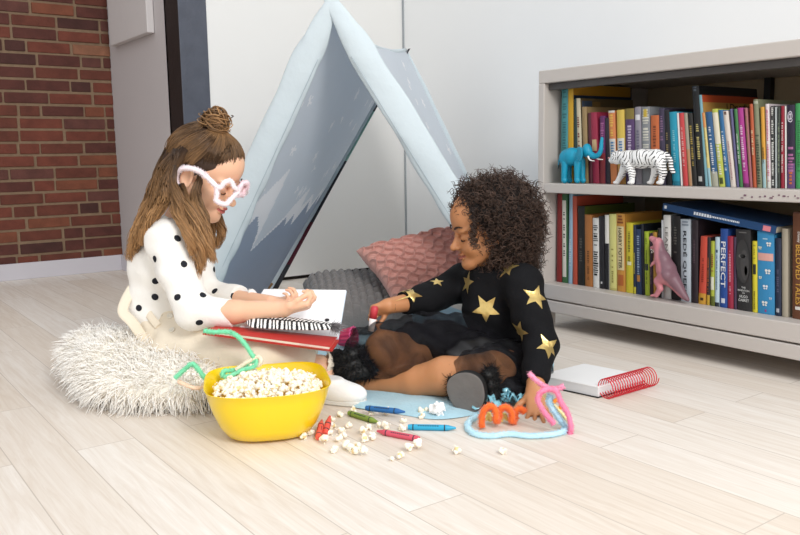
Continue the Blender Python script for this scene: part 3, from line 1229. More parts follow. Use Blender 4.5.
    def shoe(heel, toe, z0, nm):
        d = toe - heel; d[2] = 0; Ls = np.linalg.norm(d); d /= Ls
        sdv = np.cross(eU, d)
        S3 = Sculpt(.003, .012)
        hb = heel * [1, 1, 0] + eU * z0
        S3.ell(hb + d * .05 + eU * .028, (.05, .029, .034), [d, sdv, eU], .02)
        S3.ell(hb + d * (Ls - .05) + eU * .024, (.052, .034, .027), [d, sdv, eU], .02)
        S3.cone(hb + d * .04 + eU * .045, hb + d * .05 + eU * .062, .028, .027, .015)
        S3.cut(hb + d * .05 + eU * .06, eU, .05)
        S3.cut(hb + d * Ls * .5 + eU * .010, -eU, .14)
        v, F3 = S3.mesh()
        o = link_mesh(nm, relax(v, F3, 2), F3, [SH], None, True, t)
        b = MB()
        n = 36
        ring = []
        for i in range(n):
            a = 2 * math.pi * i / n
            c_, s_ = math.cos(a), math.sin(a)
            xx = Ls * .5 + Ls * .5 * np.sign(c_) * abs(c_) ** .75
            yy = (.030 + .006 * c_) * np.sign(s_) * abs(s_) ** .8
            ring.append(hb + d * xx + sdv * yy)
        ring = np.array(ring)
        vv = np.concatenate([ring, ring + eU * .012])
        b.add(vv, [tuple(range(n - 1, -1, -1)), tuple(range(n, 2 * n))] + [(i, (i + 1) % n, n + (i + 1) % n, n + i) for i in range(n)], 0)
        b.build('sole', SO, o, bevel=.003)
    shoe(PZ(312, 400), PZ(366, 405), .001, 'shoe')
    shoe(PZ(262, 385), PZ(212, 392), .004, 'shoe')
    # ---- hair
    CAPM = mat('hair_brown_base', '#38261a', .6, .2, 60, .4, 120)
    H = Sculpt(.003, .012)
    H.ell(hp(-.014, 0, .020), np.array([.094, .077, .082]) * 1.03, [f, l, u])
    H.ell(hp(-.045, 0, -.03), np.array([.060, .068, .075]) * 1.03, [f, l, u], .03)
    H.ell(hp(.060, 0, -.040), np.array([.075, .10, .075]), [f * .95 + u * .3, l, u * .95 - f * .3], .010, True)
    for q in (-1, 1):
        H.ell(hp(-.006, q * .085, -.030), np.array([.020, .022, .030]), [f, l, u], .006, True)
    v, F4 = H.mesh()
    link_mesh('hair_cap', relax(v, F4, 2), F4, [CAPM], None, True, t)
    # strands: hairline swept up into the bun
    bun = PD(216, 122, 2.09)
    P_ = []
    def headsurf(a, b, rr=1.0):
        """a: angle from front round the side, b: elevation; point just over the scalp"""
        return hp(-.012 + .094 * rr * math.cos(a) * math.cos(b), .078 * rr * math.sin(a) * math.cos(b), .018 + .085 * rr * math.sin(b))
    for i in range(3400):
        a = rng.uniform(-1.0, 1.0) * 1.9
        b_ = .55 - .32 * min(abs(a), 1.3) + rng.uniform(-.12, .25)
        if rng.random() < .15:
            a = rng.uniform(1.9, 4.4); b_ = rng.uniform(.35, .6)
        pts = []
        for k, tt in enumerate(np.linspace(0, 1, 9)):
            aa, bb = a * (1 - .25 * tt ** 2), b_ + (1.40 - b_) * tt
            p = headsurf(aa, bb, .985 + .03 * min(1, tt * 6) + .035 * math.sin(math.pi * tt))
            e = tt ** 3
            pts.append(p * (1 - e) + (bun - u * .012 + (p - bun) * .12) * e)
        P_.append(np.array(pts) + rng.normal(0, .0012, 3))
    Rs = np.interp(np.linspace(0, 1, 9), [0, .2, 1], [.0002, .0010, .0009])
    v1, f1, a1 = strands(np.array(P_), Rs, attr=np.tile(np.linspace(.08, .6, 9), (len(P_), 1)))
    # bun: coiled loops of hair
    PB = []
    for i in range(300):
        ph0, tilt_, rr = rng.uniform(0, 6.28), rng.normal(0, .7), rng.uniform(.014, .033)
        az = rng.uniform(0, 6.28)
        n1 = u * math.cos(tilt_) + (f * math.cos(az) + l * math.sin(az)) * math.sin(tilt_)
        ax = frame(n1, f + .01 * l)
        cc = bun + rng.normal(0, .006, 3)
        th = ph0 + np.linspace(0, rng.uniform(2.5, 5), 18)
        PB.append(cc + (rr * np.cos(th))[:, None] * ax[1] + (rr * np.sin(th))[:, None] * ax[2] + np.linspace(-.006, .006, 18)[:, None] * ax[0])
    for i in range(5):                     # flyaway loops
        th = np.linspace(0, rng.uniform(2, 4), 18)
        ax = frame(rng.normal(0, 1, 3), u + .1 * f)
        rr = rng.uniform(.02, .032)
        PB.append(bun + u * .01 + (rr * np.cos(th))[:, None] * ax[1] + (rr * np.sin(th))[:, None] * (u * .8 + ax[2] * .4))
    v2, f2, a2 = strands(np.array(PB), .0015, attr=np.tile(np.linspace(.2, .75, 18), (len(PB), 1)))
    v2c, f2c = Sculpt(.003).ell(bun, (.020, .020, .016), [f, l, u]).mesh()
    link_mesh('hair_bun', v2, f2, [HB], None, True, t, attr=a2)
    # long loose waves
    L_ = []
    near = [
        [(178, 150, 2.04, .012), (165, 168, 2.02, .014), (156, 192, 2.02, .015), (145, 216, 2.03, .014), (134, 240, 2.05, .011), (128, 262, 2.06, .004)],
        [(186, 148, 2.03, .012), (170, 172, 2.015, .014), (160, 196, 2.01, .015), (150, 214, 2.015, .014), (138, 238, 2.03, .011), (130, 255, 2.05, .004)],
        [(180, 150, 2.025, .010), (170, 172, 2.01, .012), (168, 192, 2.0, .014), (160, 206, 2.0, .013), (148, 226, 2.0, .008), (140, 246, 2.01, .003)],
        [(178, 160, 2.02, .006), (173, 176, 2.008, .007), (174, 192, 2.0, .010), (176, 206, 1.99, .012), (183, 222, 1.975, .011), (191, 240, 1.965, .009), (196, 262, 1.96, .004)],
        [(182, 184, 2.03, .004), (183, 190, 2.015, .006), (185, 199, 2.0, .010), (190, 212, 1.99, .013), (197, 230, 1.975, .012), (202, 248, 1.965, .010), (202, 272, 1.96, .004)],
        [(203, 163, 2.05, .003), (198, 180, 2.03, .006), (195, 198, 2.015, .010), (198, 215, 2.0, .012), (205, 232, 1.99, .012), (209, 248, 1.98, .009), (214, 264, 1.975, .003)],
        [(203, 174, 2.045, .003), (199, 190, 2.025, .006), (200, 206, 2.01, .008), (206, 220, 2.0, .009), (206, 240, 1.99, .008), (200, 262, 1.975, .006), (197, 282, 1.965, .003)],
        [(174, 166, 2.01, .006), (174, 182, 2.0, .008), (179, 200, 1.985, .010), (182, 216, 1.975, .009), (188, 236, 1.96, .007), (194, 256, 1.955, .003)],
    ]
    far = [
        [(214, 160, 2.20, .008), (214, 185, 2.21, .010), (214, 205, 2.22, .011), (219, 222, 2.21, .010), (222, 235, 2.2, .008), (214, 250, 2.19, .004)],
        [(200, 150, 2.20, .012), (188, 175, 2.22, .016), (184, 200, 2.24, .016), (190, 225, 2.25, .014), (200, 250, 2.24, .006)],
        [(180, 150, 2.14, .018), (168, 172, 2.16, .020), (158, 198, 2.18, .020), (148, 222, 2.19, .016), (140, 246, 2.18, .008)],
        [(172, 150, 2.10, .016), (160, 175, 2.10, .018), (152, 200, 2.10, .018), (142, 222, 2.11, .014), (134, 248, 2.10, .006)],
        [(206, 160, 2.21, .010), (204, 185, 2.225, .012), (206, 210, 2.22, .012), (212, 232, 2.2, .010), (208, 258, 2.18, .004)],
    ]
    for lk in near:
        L_.append((lk, 210))
    for lk in far:
        L_.append((lk, 210))
    # combed layer over the sides and back of the head
    PC = []
    for i in range(2400):
        sgn = -1 if i % 3 else 1
        a0 = sgn * rng.uniform(1.25, 3.2)
        b0 = rng.uniform(-.1, .95)
        b1 = b0 - rng.uniform(.5, 1.0)
        ps = []
        for tt in np.linspace(0, 1, 9):
            bb = b0 + (b1 - b0) * tt
            pp = headsurf(a0 + sgn * .25 * tt, max(bb, -.75), 1.045 + .02 * tt)
            ps.append(pp)
        PC.append(np.array(ps) + rng.normal(0, .0012, 3))
    PC = np.array(PC)
    le = (PC - hp(-.008, -.075, -.028)); near_ear = (np.abs(le @ f) < .017) & (np.abs(le @ u) < .03) & (np.abs(le @ l) < .03)
    PC = PC[~near_ear.any(1)]
    v4, f4, a4 = strands(PC, np.interp(np.linspace(0, 1, 9), [0, .2, 1], [.0003, .0011, .0008]), attr=np.tile(np.linspace(.05, .4, 9), (len(PC), 1)))
    v1, f1, a1 = np.concatenate([v1, v4]), np.concatenate([f1, f4 + len(v1)]), np.concatenate([a1, a4])
    PL, RL = hair_locks(L_, 200, .00105, 30, (.0058, 2.4), 11)
    v3, f3, a3 = strands(PL, RL)
    V3 = np.concatenate([v1, v3])
    F3 = np.concatenate([f1, f3 + len(v1)])
    link_mesh('hair', V3, F3, [HB], None, True, t, attr=np.concatenate([a1, a3]))
    # white hair tie at the foot of the bun
    bc = hp(-.022, -.030, .098)
    return t, hp, (f, l, u)
G1, hp1, ax1 = girl_one()

# ================================================================== girl in the black star top (right)
SK2 = mat('skin_brown', '#bb8157', 0.45, 0.04, 25, 0.05, 300, sss=0.10, spec=0.4)
LIP2 = mat('lips_brown_rose', '#a05e4e', 0.4)
def girl_two():
    base = PD(492, 370, 2.14); base[2] = 0.0
    t = thing('person', base, 'curly-haired child in black gold-star top and sheer black skirt, sitting cross-legged on blanket', 'person')
    S = Sculpt(0.0027, 0.012)
    yw = math.radians(14)
    fd = -eR * math.cos(yw) - eF * math.sin(yw)
    pit = math.radians(14)
    f = fd * math.cos(pit) - eU * math.sin(pit)
    u = eU * math.cos(pit) + fd * math.sin(pit)
    hc = PD(483, 222, 2.14)
    sc = .97
    hp, (f, l, u) = add_head(S, hc, f, u, sc)
    nk = PD(492, 272, 2.16)
    S.cone(hp(-.025, 0, -.05), nk, .034, .038, .02)
    chest, belly, pelv = PD(494, 305, 2.15), PD(502, 340, 2.16), PD(506, 366, 2.16)
    shL, shR = PD(522, 285, 2.06), PD(463, 282, 2.26)
    S.chain([nk, chest, belly, pelv], [.042, .066, .066, .080], .03)
    S.cone(shL, shR, .040, .040, .03)
    # left arm down to the floor
    elL, wrL = PD(541, 345, 1.98), PD(535, 389, 1.86)
    S.chain([shL, elL, wrL], [.036, .030, .021], .01)
    hd = PD(523, 416, 1.80) - wrL
    hd = -eF * .60 - eR * .02 - eU * .40
    add_hand(S, PD(535, 391, 1.855), hd, -eU * .8 - eF * .35 + eR * .1, 1, .118,
             [(-12, -6, 0), (-14, -6, 0), (-16, -6, 0), (-14, -6, 0)], thumb=(.8, .5, .1, 10), spread=.20)
    # right arm forward, holding a stick of colour
    elR, wrR = PD(428, 299, 2.16), PD(388, 306, 2.07)
    S.chain([shR, elR, wrR], [.036, .029, .020], .01)
    add_hand(S, PD(390, 305, 2.07), -eR * .88 - eU * .30 - eF * .15, -eF * .75 - eU * .55 - eR * .1, 1, .095,
             [(40, 60, 35), (50, 65, 40), (55, 70, 40), (60, 70, 40)], thumb=(.35, .8, .65, 15))
    # crossed legs
    hipR, hipL = PD(488, 362, 2.22), PD(520, 368, 2.10)
    knR, knL = PD(384, 349, 2.03), PD(476, 374, 1.92)
    anR, anL = PD(452, 394, 2.00), PD(374, 383, 2.02)
    S.chain([hipR, knR], [.064, .046], .02)
    S.chain([knR, PD(405, 372, 2.04), anR], [.045, .040, .026], .015)
    S.chain([hipL, knL], [.064, .047], .02)
    S.chain([knL, PD(445, 376, 1.945), PD(415, 381, 1.975), anL], [.045, .047, .037, .025], .012)
    # feet
    S.chain([anL, PD(356, 384, 2.03), PD(343, 369, 2.05)], [.026, .024, .016], .01)
    S.chain([anR, PD(470, 396, 1.96)], [.026, .022], .01)
    V, F = S.mesh()
    V = relax(V, F, 1, .4)
    C = centers(V, F)
    loc = (C - hc) @ np.array([f, l, u]).T / sc
    lips = (loc[:, 0] > .070) & (np.abs(loc[:, 1]) < .017 - np.abs(loc[:, 2] + .072) * .7) & (np.abs(loc[:, 2] + .072) < .0085)
    link_mesh('body', V, F, [SK2, LIP2], lips.astype(int), True, t)
    HC = hair_mat('hair_dark_curls', '#1f1512', '#513e34', .42, .5)
    for q in (-1, 1):
        P = []
        for i in range(90):
            x = rng.uniform(.010, .042)
            y0 = .006 + .005 * math.sin((x - .01) / .03 * 3.14 * .8) + rng.uniform(-.002, .002)
            b0 = np.array([.088 - (x / .05) ** 2 * .018, q * x, y0])
            P.append([hp(*b0), hp(*(b0 + [.001, q * .004, .0005])), hp(*(b0 + [-.001, q * .008, 0]))])
        v, F2, at = strands(np.array(P), .0007)
        link_mesh('eyebrow', v, F2, [HC], None, True, t, attr=at)
        pts = [hp(.0785 - ((x - .027) / .02) ** 2 * .006, q * x, -.027 - .002 * math.cos((x - .027) * 90)) for x in np.linspace(.011, .042, 9)]
        MB().tube(pts, .0014, 6).build('eyelashes', mat('lash_dark', '#2a1c14', .6), t)
    # ---- black top with gold foil stars
    BK = mat('top_black_knit', '#0f0f12', .85, .1, 40, .3, 260, spec=.2)
    GO = mat('star_gold_foil', '#d9bd78', .28, .3, 60, .6, 90, metal=.75)
    G = Sculpt(.0035, .016)
    G.chain([PD(490, 262, 2.155), PD(491, 276, 2.155), chest, belly, PD(504, 356, 2.16)], [.042, .056, .080, .082, .086], .025)
    G.cone(shL, shR, .052, .050, .03)
    cL = PD(534, 383, 1.878)
    G.chain([shL, PD(531, 315, 2.01), elL, PD(533, 389, 1.86)], [.050, .045, .041, .030], .02)
    G.cut(cL, PD(533, 389, 1.86) - elL, .05)
    cR = PD(404, 303, 2.105)
    G.chain([shR, elR, PD(398, 304, 2.09)], [.050, .041, .030], .02)
    G.cut(cR, PD(388, 306, 2.07) - elR, .05)
    G.cone(PD(490, 266, 2.155), PD(485, 245, 2.15), .035, .035, 0, True)
    G.cut(PD(489, 262, 2.155), PD(486, 245, 2.15) - PD(490, 272, 2.155), .07)
    st = [(486, 309, .042, .3), (468, 283, .033, .9), (509, 269, .034, .2), (536, 297, .037, .5), (520, 331, .031, .6), (548, 347, .036, 1.0), (411, 294, .034, .2), (437, 282, .020, .8)]
    specs = [cam_spec(x, y, star_outline, r_, s_) for x, y, s_, r_ in st]
    rd = random.Random(9)
    for i in range(10):
        z = rd.uniform(.15, .33)
        a = rd.uniform(20, 200)
        dr = -(eR * math.cos(math.radians(a)) + eF * math.sin(math.radians(a)))
        org = np.array(chest) * [1, 1, 0] + [0, 0, z] - dr * .5
        specs.append((org, dr, star_outline, rd.uniform(0, 6), .03))
    garment('star_sweater', G, [BK, GO], t, specs, folds(.0025, 50, 55, 60, .8))
    # ---- skirt: opaque lining, then sheer tulle over the knees
    SKM = mat('skirt_black_satin', '#0e0e11', .55, .1, 30, .3, 120)
    Q = Sculpt(.0035, .02)
    Q.chain([PD(504, 350, 2.16), pelv], [.088, .10], .02)
    Q.chain([hipR, PD(440, 347, 2.14), PD(412, 343, 2.09)], [.080, .066, .052], .03)
    Q.chain([hipL, PD(500, 370, 2.02)], [.080, .060], .03)
    Q.ell(PD(470, 350, 2.08), (.10, .09, .045), [eR, eF, eU], .03)
    Q.ell(PD(505, 385, 1.98), (.075, .07, .030), [eR, eF, eU], .03)
    Q.cut(PD(480, 380, 2.0) * [1, 1, 0] + eU * .004, -eU, .5)
    garment('skirt', Q, [SKM], t, (), folds(.006, 70, 45, 50, 2.2))
    TU = bpy.data.materials.new('tulle_sheer_black')
    TU.use_nodes = True
    bb = TU.node_tree.nodes['Principled BSDF']
    bb.inputs['Base Color'].default_value = (*lin('#121116'), 1)
    bb.inputs['Roughness'].default_value = .8
    bb.inputs['Specular IOR Level'].default_value = .1
    bb.inputs['Sheen Weight'].default_value = .05
    nz = TU.node_tree.nodes.new('ShaderNodeTexNoise')
    nz.inputs['Scale'].default_value = 9
    nz.inputs['Distortion'].default_value = 1.4
    nz.inputs['Detail'].default_value = 5
    rp = TU.node_tree.nodes.new('ShaderNodeMapRange')
    rp.inputs[1].default_value = .35
    rp.inputs[2].default_value = .72
    rp.inputs[3].default_value = .38
    rp.inputs[4].default_value = .85
    TU.node_tree.links.new(TU.node_tree.nodes.new('ShaderNodeTexCoord').outputs['Object'], nz.inputs['Vector'])
    TU.node_tree.links.new(nz.outputs['Fac'], rp.inputs[0])
    TU.node_tree.links.new(rp.outputs[0], bb.inputs['Alpha'])
    T_ = Sculpt(.0035, .02)
    T_.chain([PD(470, 345, 2.12), PD(425, 345, 2.08), knR], [.085, .078, .070], .03)
    T_.cone(PD(372, 352, 2.03), PD(352, 343, 2.06), .055, .038, .03)
    T_.cone(PD(385, 358, 2.0), PD(412, 368, 2.0), .048, .035, .03)
    T_.chain([hipL, knL], [.085, .060], .03)
    T_.ell(PD(505, 388, 1.93), (.065, .06, .036), [eR, eF, eU], .03)
    T_.cut(PD(350, 341, 2.06), PD(340, 335, 2.06) - PD(372, 350, 2.04), .09)
    T_.cut(PD(480, 380, 2.0) * [1, 1, 0] + eU * .006, -eU, .5)
    garment('tulle_overskirt', T_, [TU], t, (), folds(.005, 95, 60, 40, 1.1))
    # ---- fuzzy black slides
    SOL = mat('slide_sole_dark_rubber', '#6a6663', .8, .15, 30, .4, 60)
    RIM = mat('slide_rubber_black', '#161616', .6)
    FUZ = hair_mat('slide_black_fuzz', '#0c0c0d', '#1d1c1d', .8, .3)
    def slide(c, dl, dn, L_, W_, strap_c):
        """oval sole of length L_ along dl, facing -dn, thickness along dn"""
        dl = dl / np.linalg.norm(dl)
        dn = dn - dl * (dn @ dl); dn /= np.linalg.norm(dn)
        dw = np.cross(dn, dl)
        n = 44
        def ring(sc, off):
            out = []
            for i in range(n):
                a = 2 * math.pi * i / n
                c_, s_ = math.cos(a), math.sin(a)
                wd = W_ * (1 + .12 * c_)
                out.append(c + dl * L_ * .5 * sc * np.sign(c_) * abs(c_) ** .85 + dw * wd * .5 * sc * s_ + dn * off)
            return np.array(out)
        b = MB()
        R_ = [ring(.90, -.001), ring(.97, .0), ring(1.0, .004), ring(1.0, .018), ring(.95, .022)]
        v = np.concatenate(R_)
        fs, mi = [tuple(range(n - 1, -1, -1))], [0]
        for k in range(4):
            for i in range(n):
                fs.append((k * n + i, k * n + (i + 1) % n, (k + 1) * n + (i + 1) % n, (k + 1) * n + i)); mi.append(0 if k == 0 else 1)
        fs.append(tuple(range(4 * n, 5 * n))); mi.append(1)
        b.add(v, fs, 0, False)
        b.m = mi
        o = b.build('slide', [SOL, RIM], t)
        # tread ribs
        # strap: fluffy band over the foot
        Z = Sculpt(.003, .01)
        arc = []
        for a in np.linspace(-.2, math.pi + .2, 12):
            arc.append(strap_c + dw * W_ * .50 * math.cos(a) + dn * (.008 + .050 * math.sin(a)))
        for k_ in (-.025, 0, .025):
            Z.chain([p + dl * k_ for p in arc], .012, .01)
        v, F5 = Z.mesh()
        v = relax(v, F5, 2)
        so = link_mesh('strap', v, F5, [RIM], None, True, o)
        # fuzz
        r5 = np.random.default_rng(3)
        ii = r5.integers(0, len(F5), 2600)
        p0 = v[F5[ii]].mean(1)
        nrm = np.cross(v[F5[ii, 1]] - v[F5[ii, 0]], v[F5[ii, 3]] - v[F5[ii, 0]])
        nrm /= np.linalg.norm(nrm, axis=1)[:, None] + 1e-9
        dd = nrm + r5.normal(0, .6, nrm.shape)
        ln = r5.uniform(.005, .011, (len(ii), 1))
        P = np.stack([p0, p0 + dd * ln * .5, p0 + dd * ln + r5.normal(0, .002, p0.shape)], 1)
        vv, ff, aa = strands(P, np.array([.0008, .0006, .0002]))
        link_mesh('fuzz', vv, ff, [FUZ], None, True, o, attr=aa)
    # right foot: sole turned to the camera
    c1 = PD(466, 393, 1.835)
    slide(c1, eU * .95 - eR * .2 + eF * .1, eF * .9 + eR * .40, .100, .094, c1 + (eF * .9 + eR * .4) * .045)
    c2 = PD(339, 371, 2.02)
    slide(c2, eU * .8 - eR * .35 + eF * .45, eR * .8 - eF * .5 + eU * .2, .11, .07, c2 + eR * .018 - eF * .008)
    # ---- curls
    CAP = mat('hair_dark_base', '#17100e', .8, .2, 60, .4, 100)
    H = Sculpt(.004, .02)
    H.ell(hp(-.020, 0, .022), np.array([.092, .082, .082]), [f, l, u])
    H.ell(PD(506, 232, 2.15), (.082, .085, .100), [eR, eF, eU], .03)
    H.ell(PD(503, 211, 2.15), (.085, .085, .080), [eR, eF, eU], .03)
    H.ell(PD(508, 262, 2.16), (.064, .075, .070), [eR, eF, eU], .03)
    H.ell(hp(.062, 0, -.035), (.058, .09, .085), [f, l, u], .012, True)
    v, F6 = H.mesh()
    link_mesh('hair_cap', relax(v, F6, 2), F6, [CAP], None, True, t)
    v = relax(v, F6, 3)
    nrm = np.cross(v[F6[:, 1]] - v[F6[:, 0]], v[F6[:, 3]] - v[F6[:, 0]])
    ar = np.linalg.norm(nrm, axis=1)
    cen = v[F6].mean(1)
    out = ((cen - hc) * nrm).sum(1) > 0
    lc = (cen - hc) @ np.array([f, l, u]).T
    ok = out & ~((lc[:, 0] > .052) & (lc[:, 2] < .055))
    idx = np.where(ok)[0]
    r6 = np.random.default_rng(21)
    pr = ar[idx] / ar[idx].sum()
    N = 4200
    ii = r6.choice(idx, N, p=pr)
    p0, n0 = cen[ii], nrm[ii] / ar[ii][:, None]
    K = 30
    t_ = np.linspace(0, 1, K)
    d0 = n0 * .55 - eU * .30 + r6.normal(0, .45, (N, 3))
    front = lc[ii, 0] > .03
    d0[front] = n0[front] * .3 - eU * .35 + r6.normal(0, .3, (front.sum(), 3))
    d0 /= np.linalg.norm(d0, axis=1)[:, None]
    ln = r6.uniform(.022, .050, N)
    ln[front] *= .65
    rad = r6.uniform(.003, .0075, N)
    turns = r6.uniform(1.2, 3.2, N)
    a_ = np.cross(d0, r6.normal(0, 1, (N, 3))); a_ /= np.linalg.norm(a_, axis=1)[:, None]
    b_ = np.cross(d0, a_)
    ph = r6.uniform(0, 6.28, N)
    th = turns[:, None] * 2 * math.pi * t_ + ph[:, None]
    grow = np.minimum(1, t_ * 3)
    P = p0[:, None] - n0[:, None] * .004 + d0[:, None] * (ln[:, None] * t_)[..., None] \
        + a_[:, None] * (rad[:, None] * np.cos(th) * grow)[..., None] + b_[:, None] * (rad[:, None] * np.sin(th) * grow)[..., None]
    # keep curls off the face
    Rr = .0010 * np.interp(t_, [0, .8, 1], [1, .9, .3])
    vv, ff, aa = strands(P, Rr)
    link_mesh('hair_curls', vv, ff, [HC], None, True, t, attr=aa)
    # a few ringlets hanging over the cheek
    PL, RL = hair_locks([([(472, 205, 2.055, .003), (474, 222, 2.045, .005), (473, 238, 2.04, .006), (477, 250, 2.045, .004)], 16)], 40, .001, 60, (.0075, 6.5), 5)
    vv, ff, aa = strands(PL, RL)
    link_mesh('hair_ringlets', vv, ff, [HC], None, True, t, attr=aa)
    return t, hp
G2, hp2 = girl_two()

# ================================================================== things on the floor
FLOORZ = 0.0
def blanket():
    m = mat('blanket_pale_blue_fleece', '#a5c9d6', .95, .12, 26, .6, 140, sheen=.3)
    poly = [(138, 402), (205, 408), (338, 403), (352, 408), (400, 415), (445, 420), (500, 408), (548, 385), (545, 345), (480, 318), (420, 300), (345, 303), (300, 318), (200, 345), (120, 372)]
    P = np.array([PZ(*p) for p in poly])
    c = P.mean(0)
    ring = smooth_path(P, 90, closed=True)
    NR = 26
    G = np.zeros((90, NR, 3))
    for j, s in enumerate(np.linspace(0, 1, NR)):
        q = c + (ring - c) * s
        z = .010 + .004 * np.sin(q[:, 0] * 31 + q[:, 1] * 17) * np.sin(q[:, 1] * 23 - q[:, 0] * 9)
        z = z * (1 if s < .97 else .2)
        G[:, j] = np.c_[q[:, :2], z]
    b = MB().grid(G[:, ::-1], closed_u=True)
    o = b.build('blanket', m)
    tag(o, 'pale blue fleece blanket spread on the floor under the child in the black skirt', 'blanket')
blanket()

def fluff(V, F, n, ln, droop, jit, r, seed, keep=None, K=5):
    rg = np.random.default_rng(seed)
    nr = np.cross(V[F[:, 1]] - V[F[:, 0]], V[F[:, 3]] - V[F[:, 0]])
    ar = np.linalg.norm(nr, axis=1)
    cen = V[F].mean(1)
    idx = np.arange(len(F)) if keep is None else np.where(keep(cen))[0]
    ii = rg.choice(idx, n, p=ar[idx] / ar[idx].sum())
    p0, n0 = cen[ii], nr[ii] / ar[ii][:, None]
    d = n0 + rg.normal(0, jit, (n, 3))
    d /= np.linalg.norm(d, axis=1)[:, None]
    L_ = rg.uniform(ln[0], ln[1], n)[:, None]
    P = []
    side = rg.normal(0, .25, (n, 3))
    for t in np.linspace(0, 1, K):
        P.append(p0 + d * L_ * t + (np.array([0, 0, -droop]) + side * .4) * L_ * t * t)
    P = np.stack(P, 1)
    P[..., 2] = np.maximum(P[..., 2], .002)
    return strands(P, np.array([r * x for x in np.interp(np.linspace(0, 1, K), [0, .6, 1], [1, .8, .2])]))

def fur_cushion():
    b0 = PD(150, 380, 2.03); b0[2] = 0
    t = thing('fur_cushion', b0, 'shaggy white sheepskin cushion under the seated child in cream overalls', 'cushion')
    S = Sculpt(.005, .03)
    for (px, py, F, rr, rz, cz) in ((160, 385, 2.00, .17, .055, .055), (100, 358, 2.16, .085, .060, .075), (125, 366, 2.05, .12, .070, .075), (195, 392, 1.96, .12, .055, .055), (170, 375, 2.10, .17, .060, .060)):
        c = PD(px, py, F); c[2] = cz
        S.ell(c, (rr, rr * .85, rz), [eR, eF, eU], .04)
    hip = PD(172, 345, 2.11)
    S.ell(hip, (.095, .10, .090), [eR, eF, eU], .02, True)
    V, F = S.mesh()
    V = relax(V, F, 2)
    V[:, 2] = np.maximum(V[:, 2], .002)
    link_mesh('cushion_body', V, F, [mat('fur_hide_cream', '#fdf9f1', .95, .05, 30)], None, True, t)
    FM = hair_mat('fur_ivory', '#fffaf2', '#fffdf9', .9, .0)
    hr = (hip @ eR, hip @ eF)
    v, f, a = fluff(V, F, 8500, (.024, .052), .42, .38, .0016, 4, lambda c: (c[:, 2] > .012) & ~((np.hypot(c @ eR - hr[0], c @ eF - hr[1]) < .085)))
    o = link_mesh('fur', v, f, [FM], None, True, t, attr=a)
    o['kind'] = 'stuff'
fur_cushion()

# ------------------------------------------------------------------ cushions in the tent
def pillow(name, c, U, V_, N, T, bump, m, label, n=150, seam=None):
    u = np.linspace(-1, 1, n)
    A, B = np.meshgrid(u, u, indexing='ij')
    sh = np.clip((1 - A ** 4) * (1 - B ** 4), 0, 1) ** .45
    pin = 1 - .07 * (1 - np.abs(A)) * np.abs(B) ** 2 - .0
    pin2 = 1 - .07 * (1 - np.abs(B)) * np.abs(A) ** 2
    b = MB()
    for sg in (1, -1):
        h = T * sh + bump(A, B) * np.minimum(1, sh * 1.6)
        P = c + U * (A * pin2)[..., None] + V_ * (B * pin)[..., None] + N * (sg * h)[..., None]
        if P[..., 2].min() < .012:
            P[..., 2] = np.maximum(P[..., 2], .012)
        if sg < 0:
            P = P[::-1]
        b.grid(P, smooth=True)
    o = b.build(name, m)
    tag(o, label, 'cushion')
    return o
def bump_knit(A, B):
    x, y = A * 6.5, B * 9
    row = np.floor(x)
    s = np.sin(np.pi * (x - row)) ** .6
    k = np.abs(np.sin(np.pi * (y * .5 + .5 * (row % 2)) + .6 * (x - row))) ** .7
    return .016 * s * k
def bump_lattice(A, B):
    x, y = A * 3.4, B * 3.4
    w1 = np.abs(((x + y + .16 * np.sin(6.28 * (x - y) * .5)) % 1) - .5)
    w2 = np.abs(((x - y + .16 * np.sin(6.28 * (x + y) * .5)) % 1) - .5)
    d = np.minimum(.5 - w1 + 0, .5 - w2)
    ridge = np.exp(-(d / .065) ** 2)
    fine = .5 + .5 * np.sin(A * 130) * np.sin(B * 90 + 3 * np.sin(A * 30))
    return .015 * ridge + .0030 * fine * (1 - ridge)
gk = mat('knit_charcoal_wool', '#7a7674', .95, .12, 60, .5, 200, sheen=.2)
cg = PD(356, 306, 2.76); cg[2] = .094
ug = (eR * .98 + eF * .15) * .175
vg = (-eR * .15 + eF * .93 + eU * .28) * .17
ng = np.cross(ug, vg); ng /= np.linalg.norm(ng)
pillow('knit_cushion', cg, ug, vg, ng, .072, bump_knit, gk, 'chunky dark grey knitted cushion lying on the floor inside the tent')
pk = mat('knit_dusty_pink_wool', '#cb968b', .95, .08, 60, .4, 240, sheen=.2)
Lc, Tc, Bc = PD(356, 251, 2.72), PD(453, 228, 2.76), PD(396, 306, 2.56)
up_, vp_ = (Tc - Lc) / 2, (Bc - Lc) / 2
cp = Lc + up_ + vp_
np_ = np.cross(up_, vp_); np_ /= np.linalg.norm(np_)
if np_ @ eF > 0: np_ = -np_
pillow('cable_cushion', cp, up_, vp_, np_, .052, bump_lattice, pk, 'dusty pink cable-knit cushion with raised diamond lattice leaning behind the curly-haired child', 200)

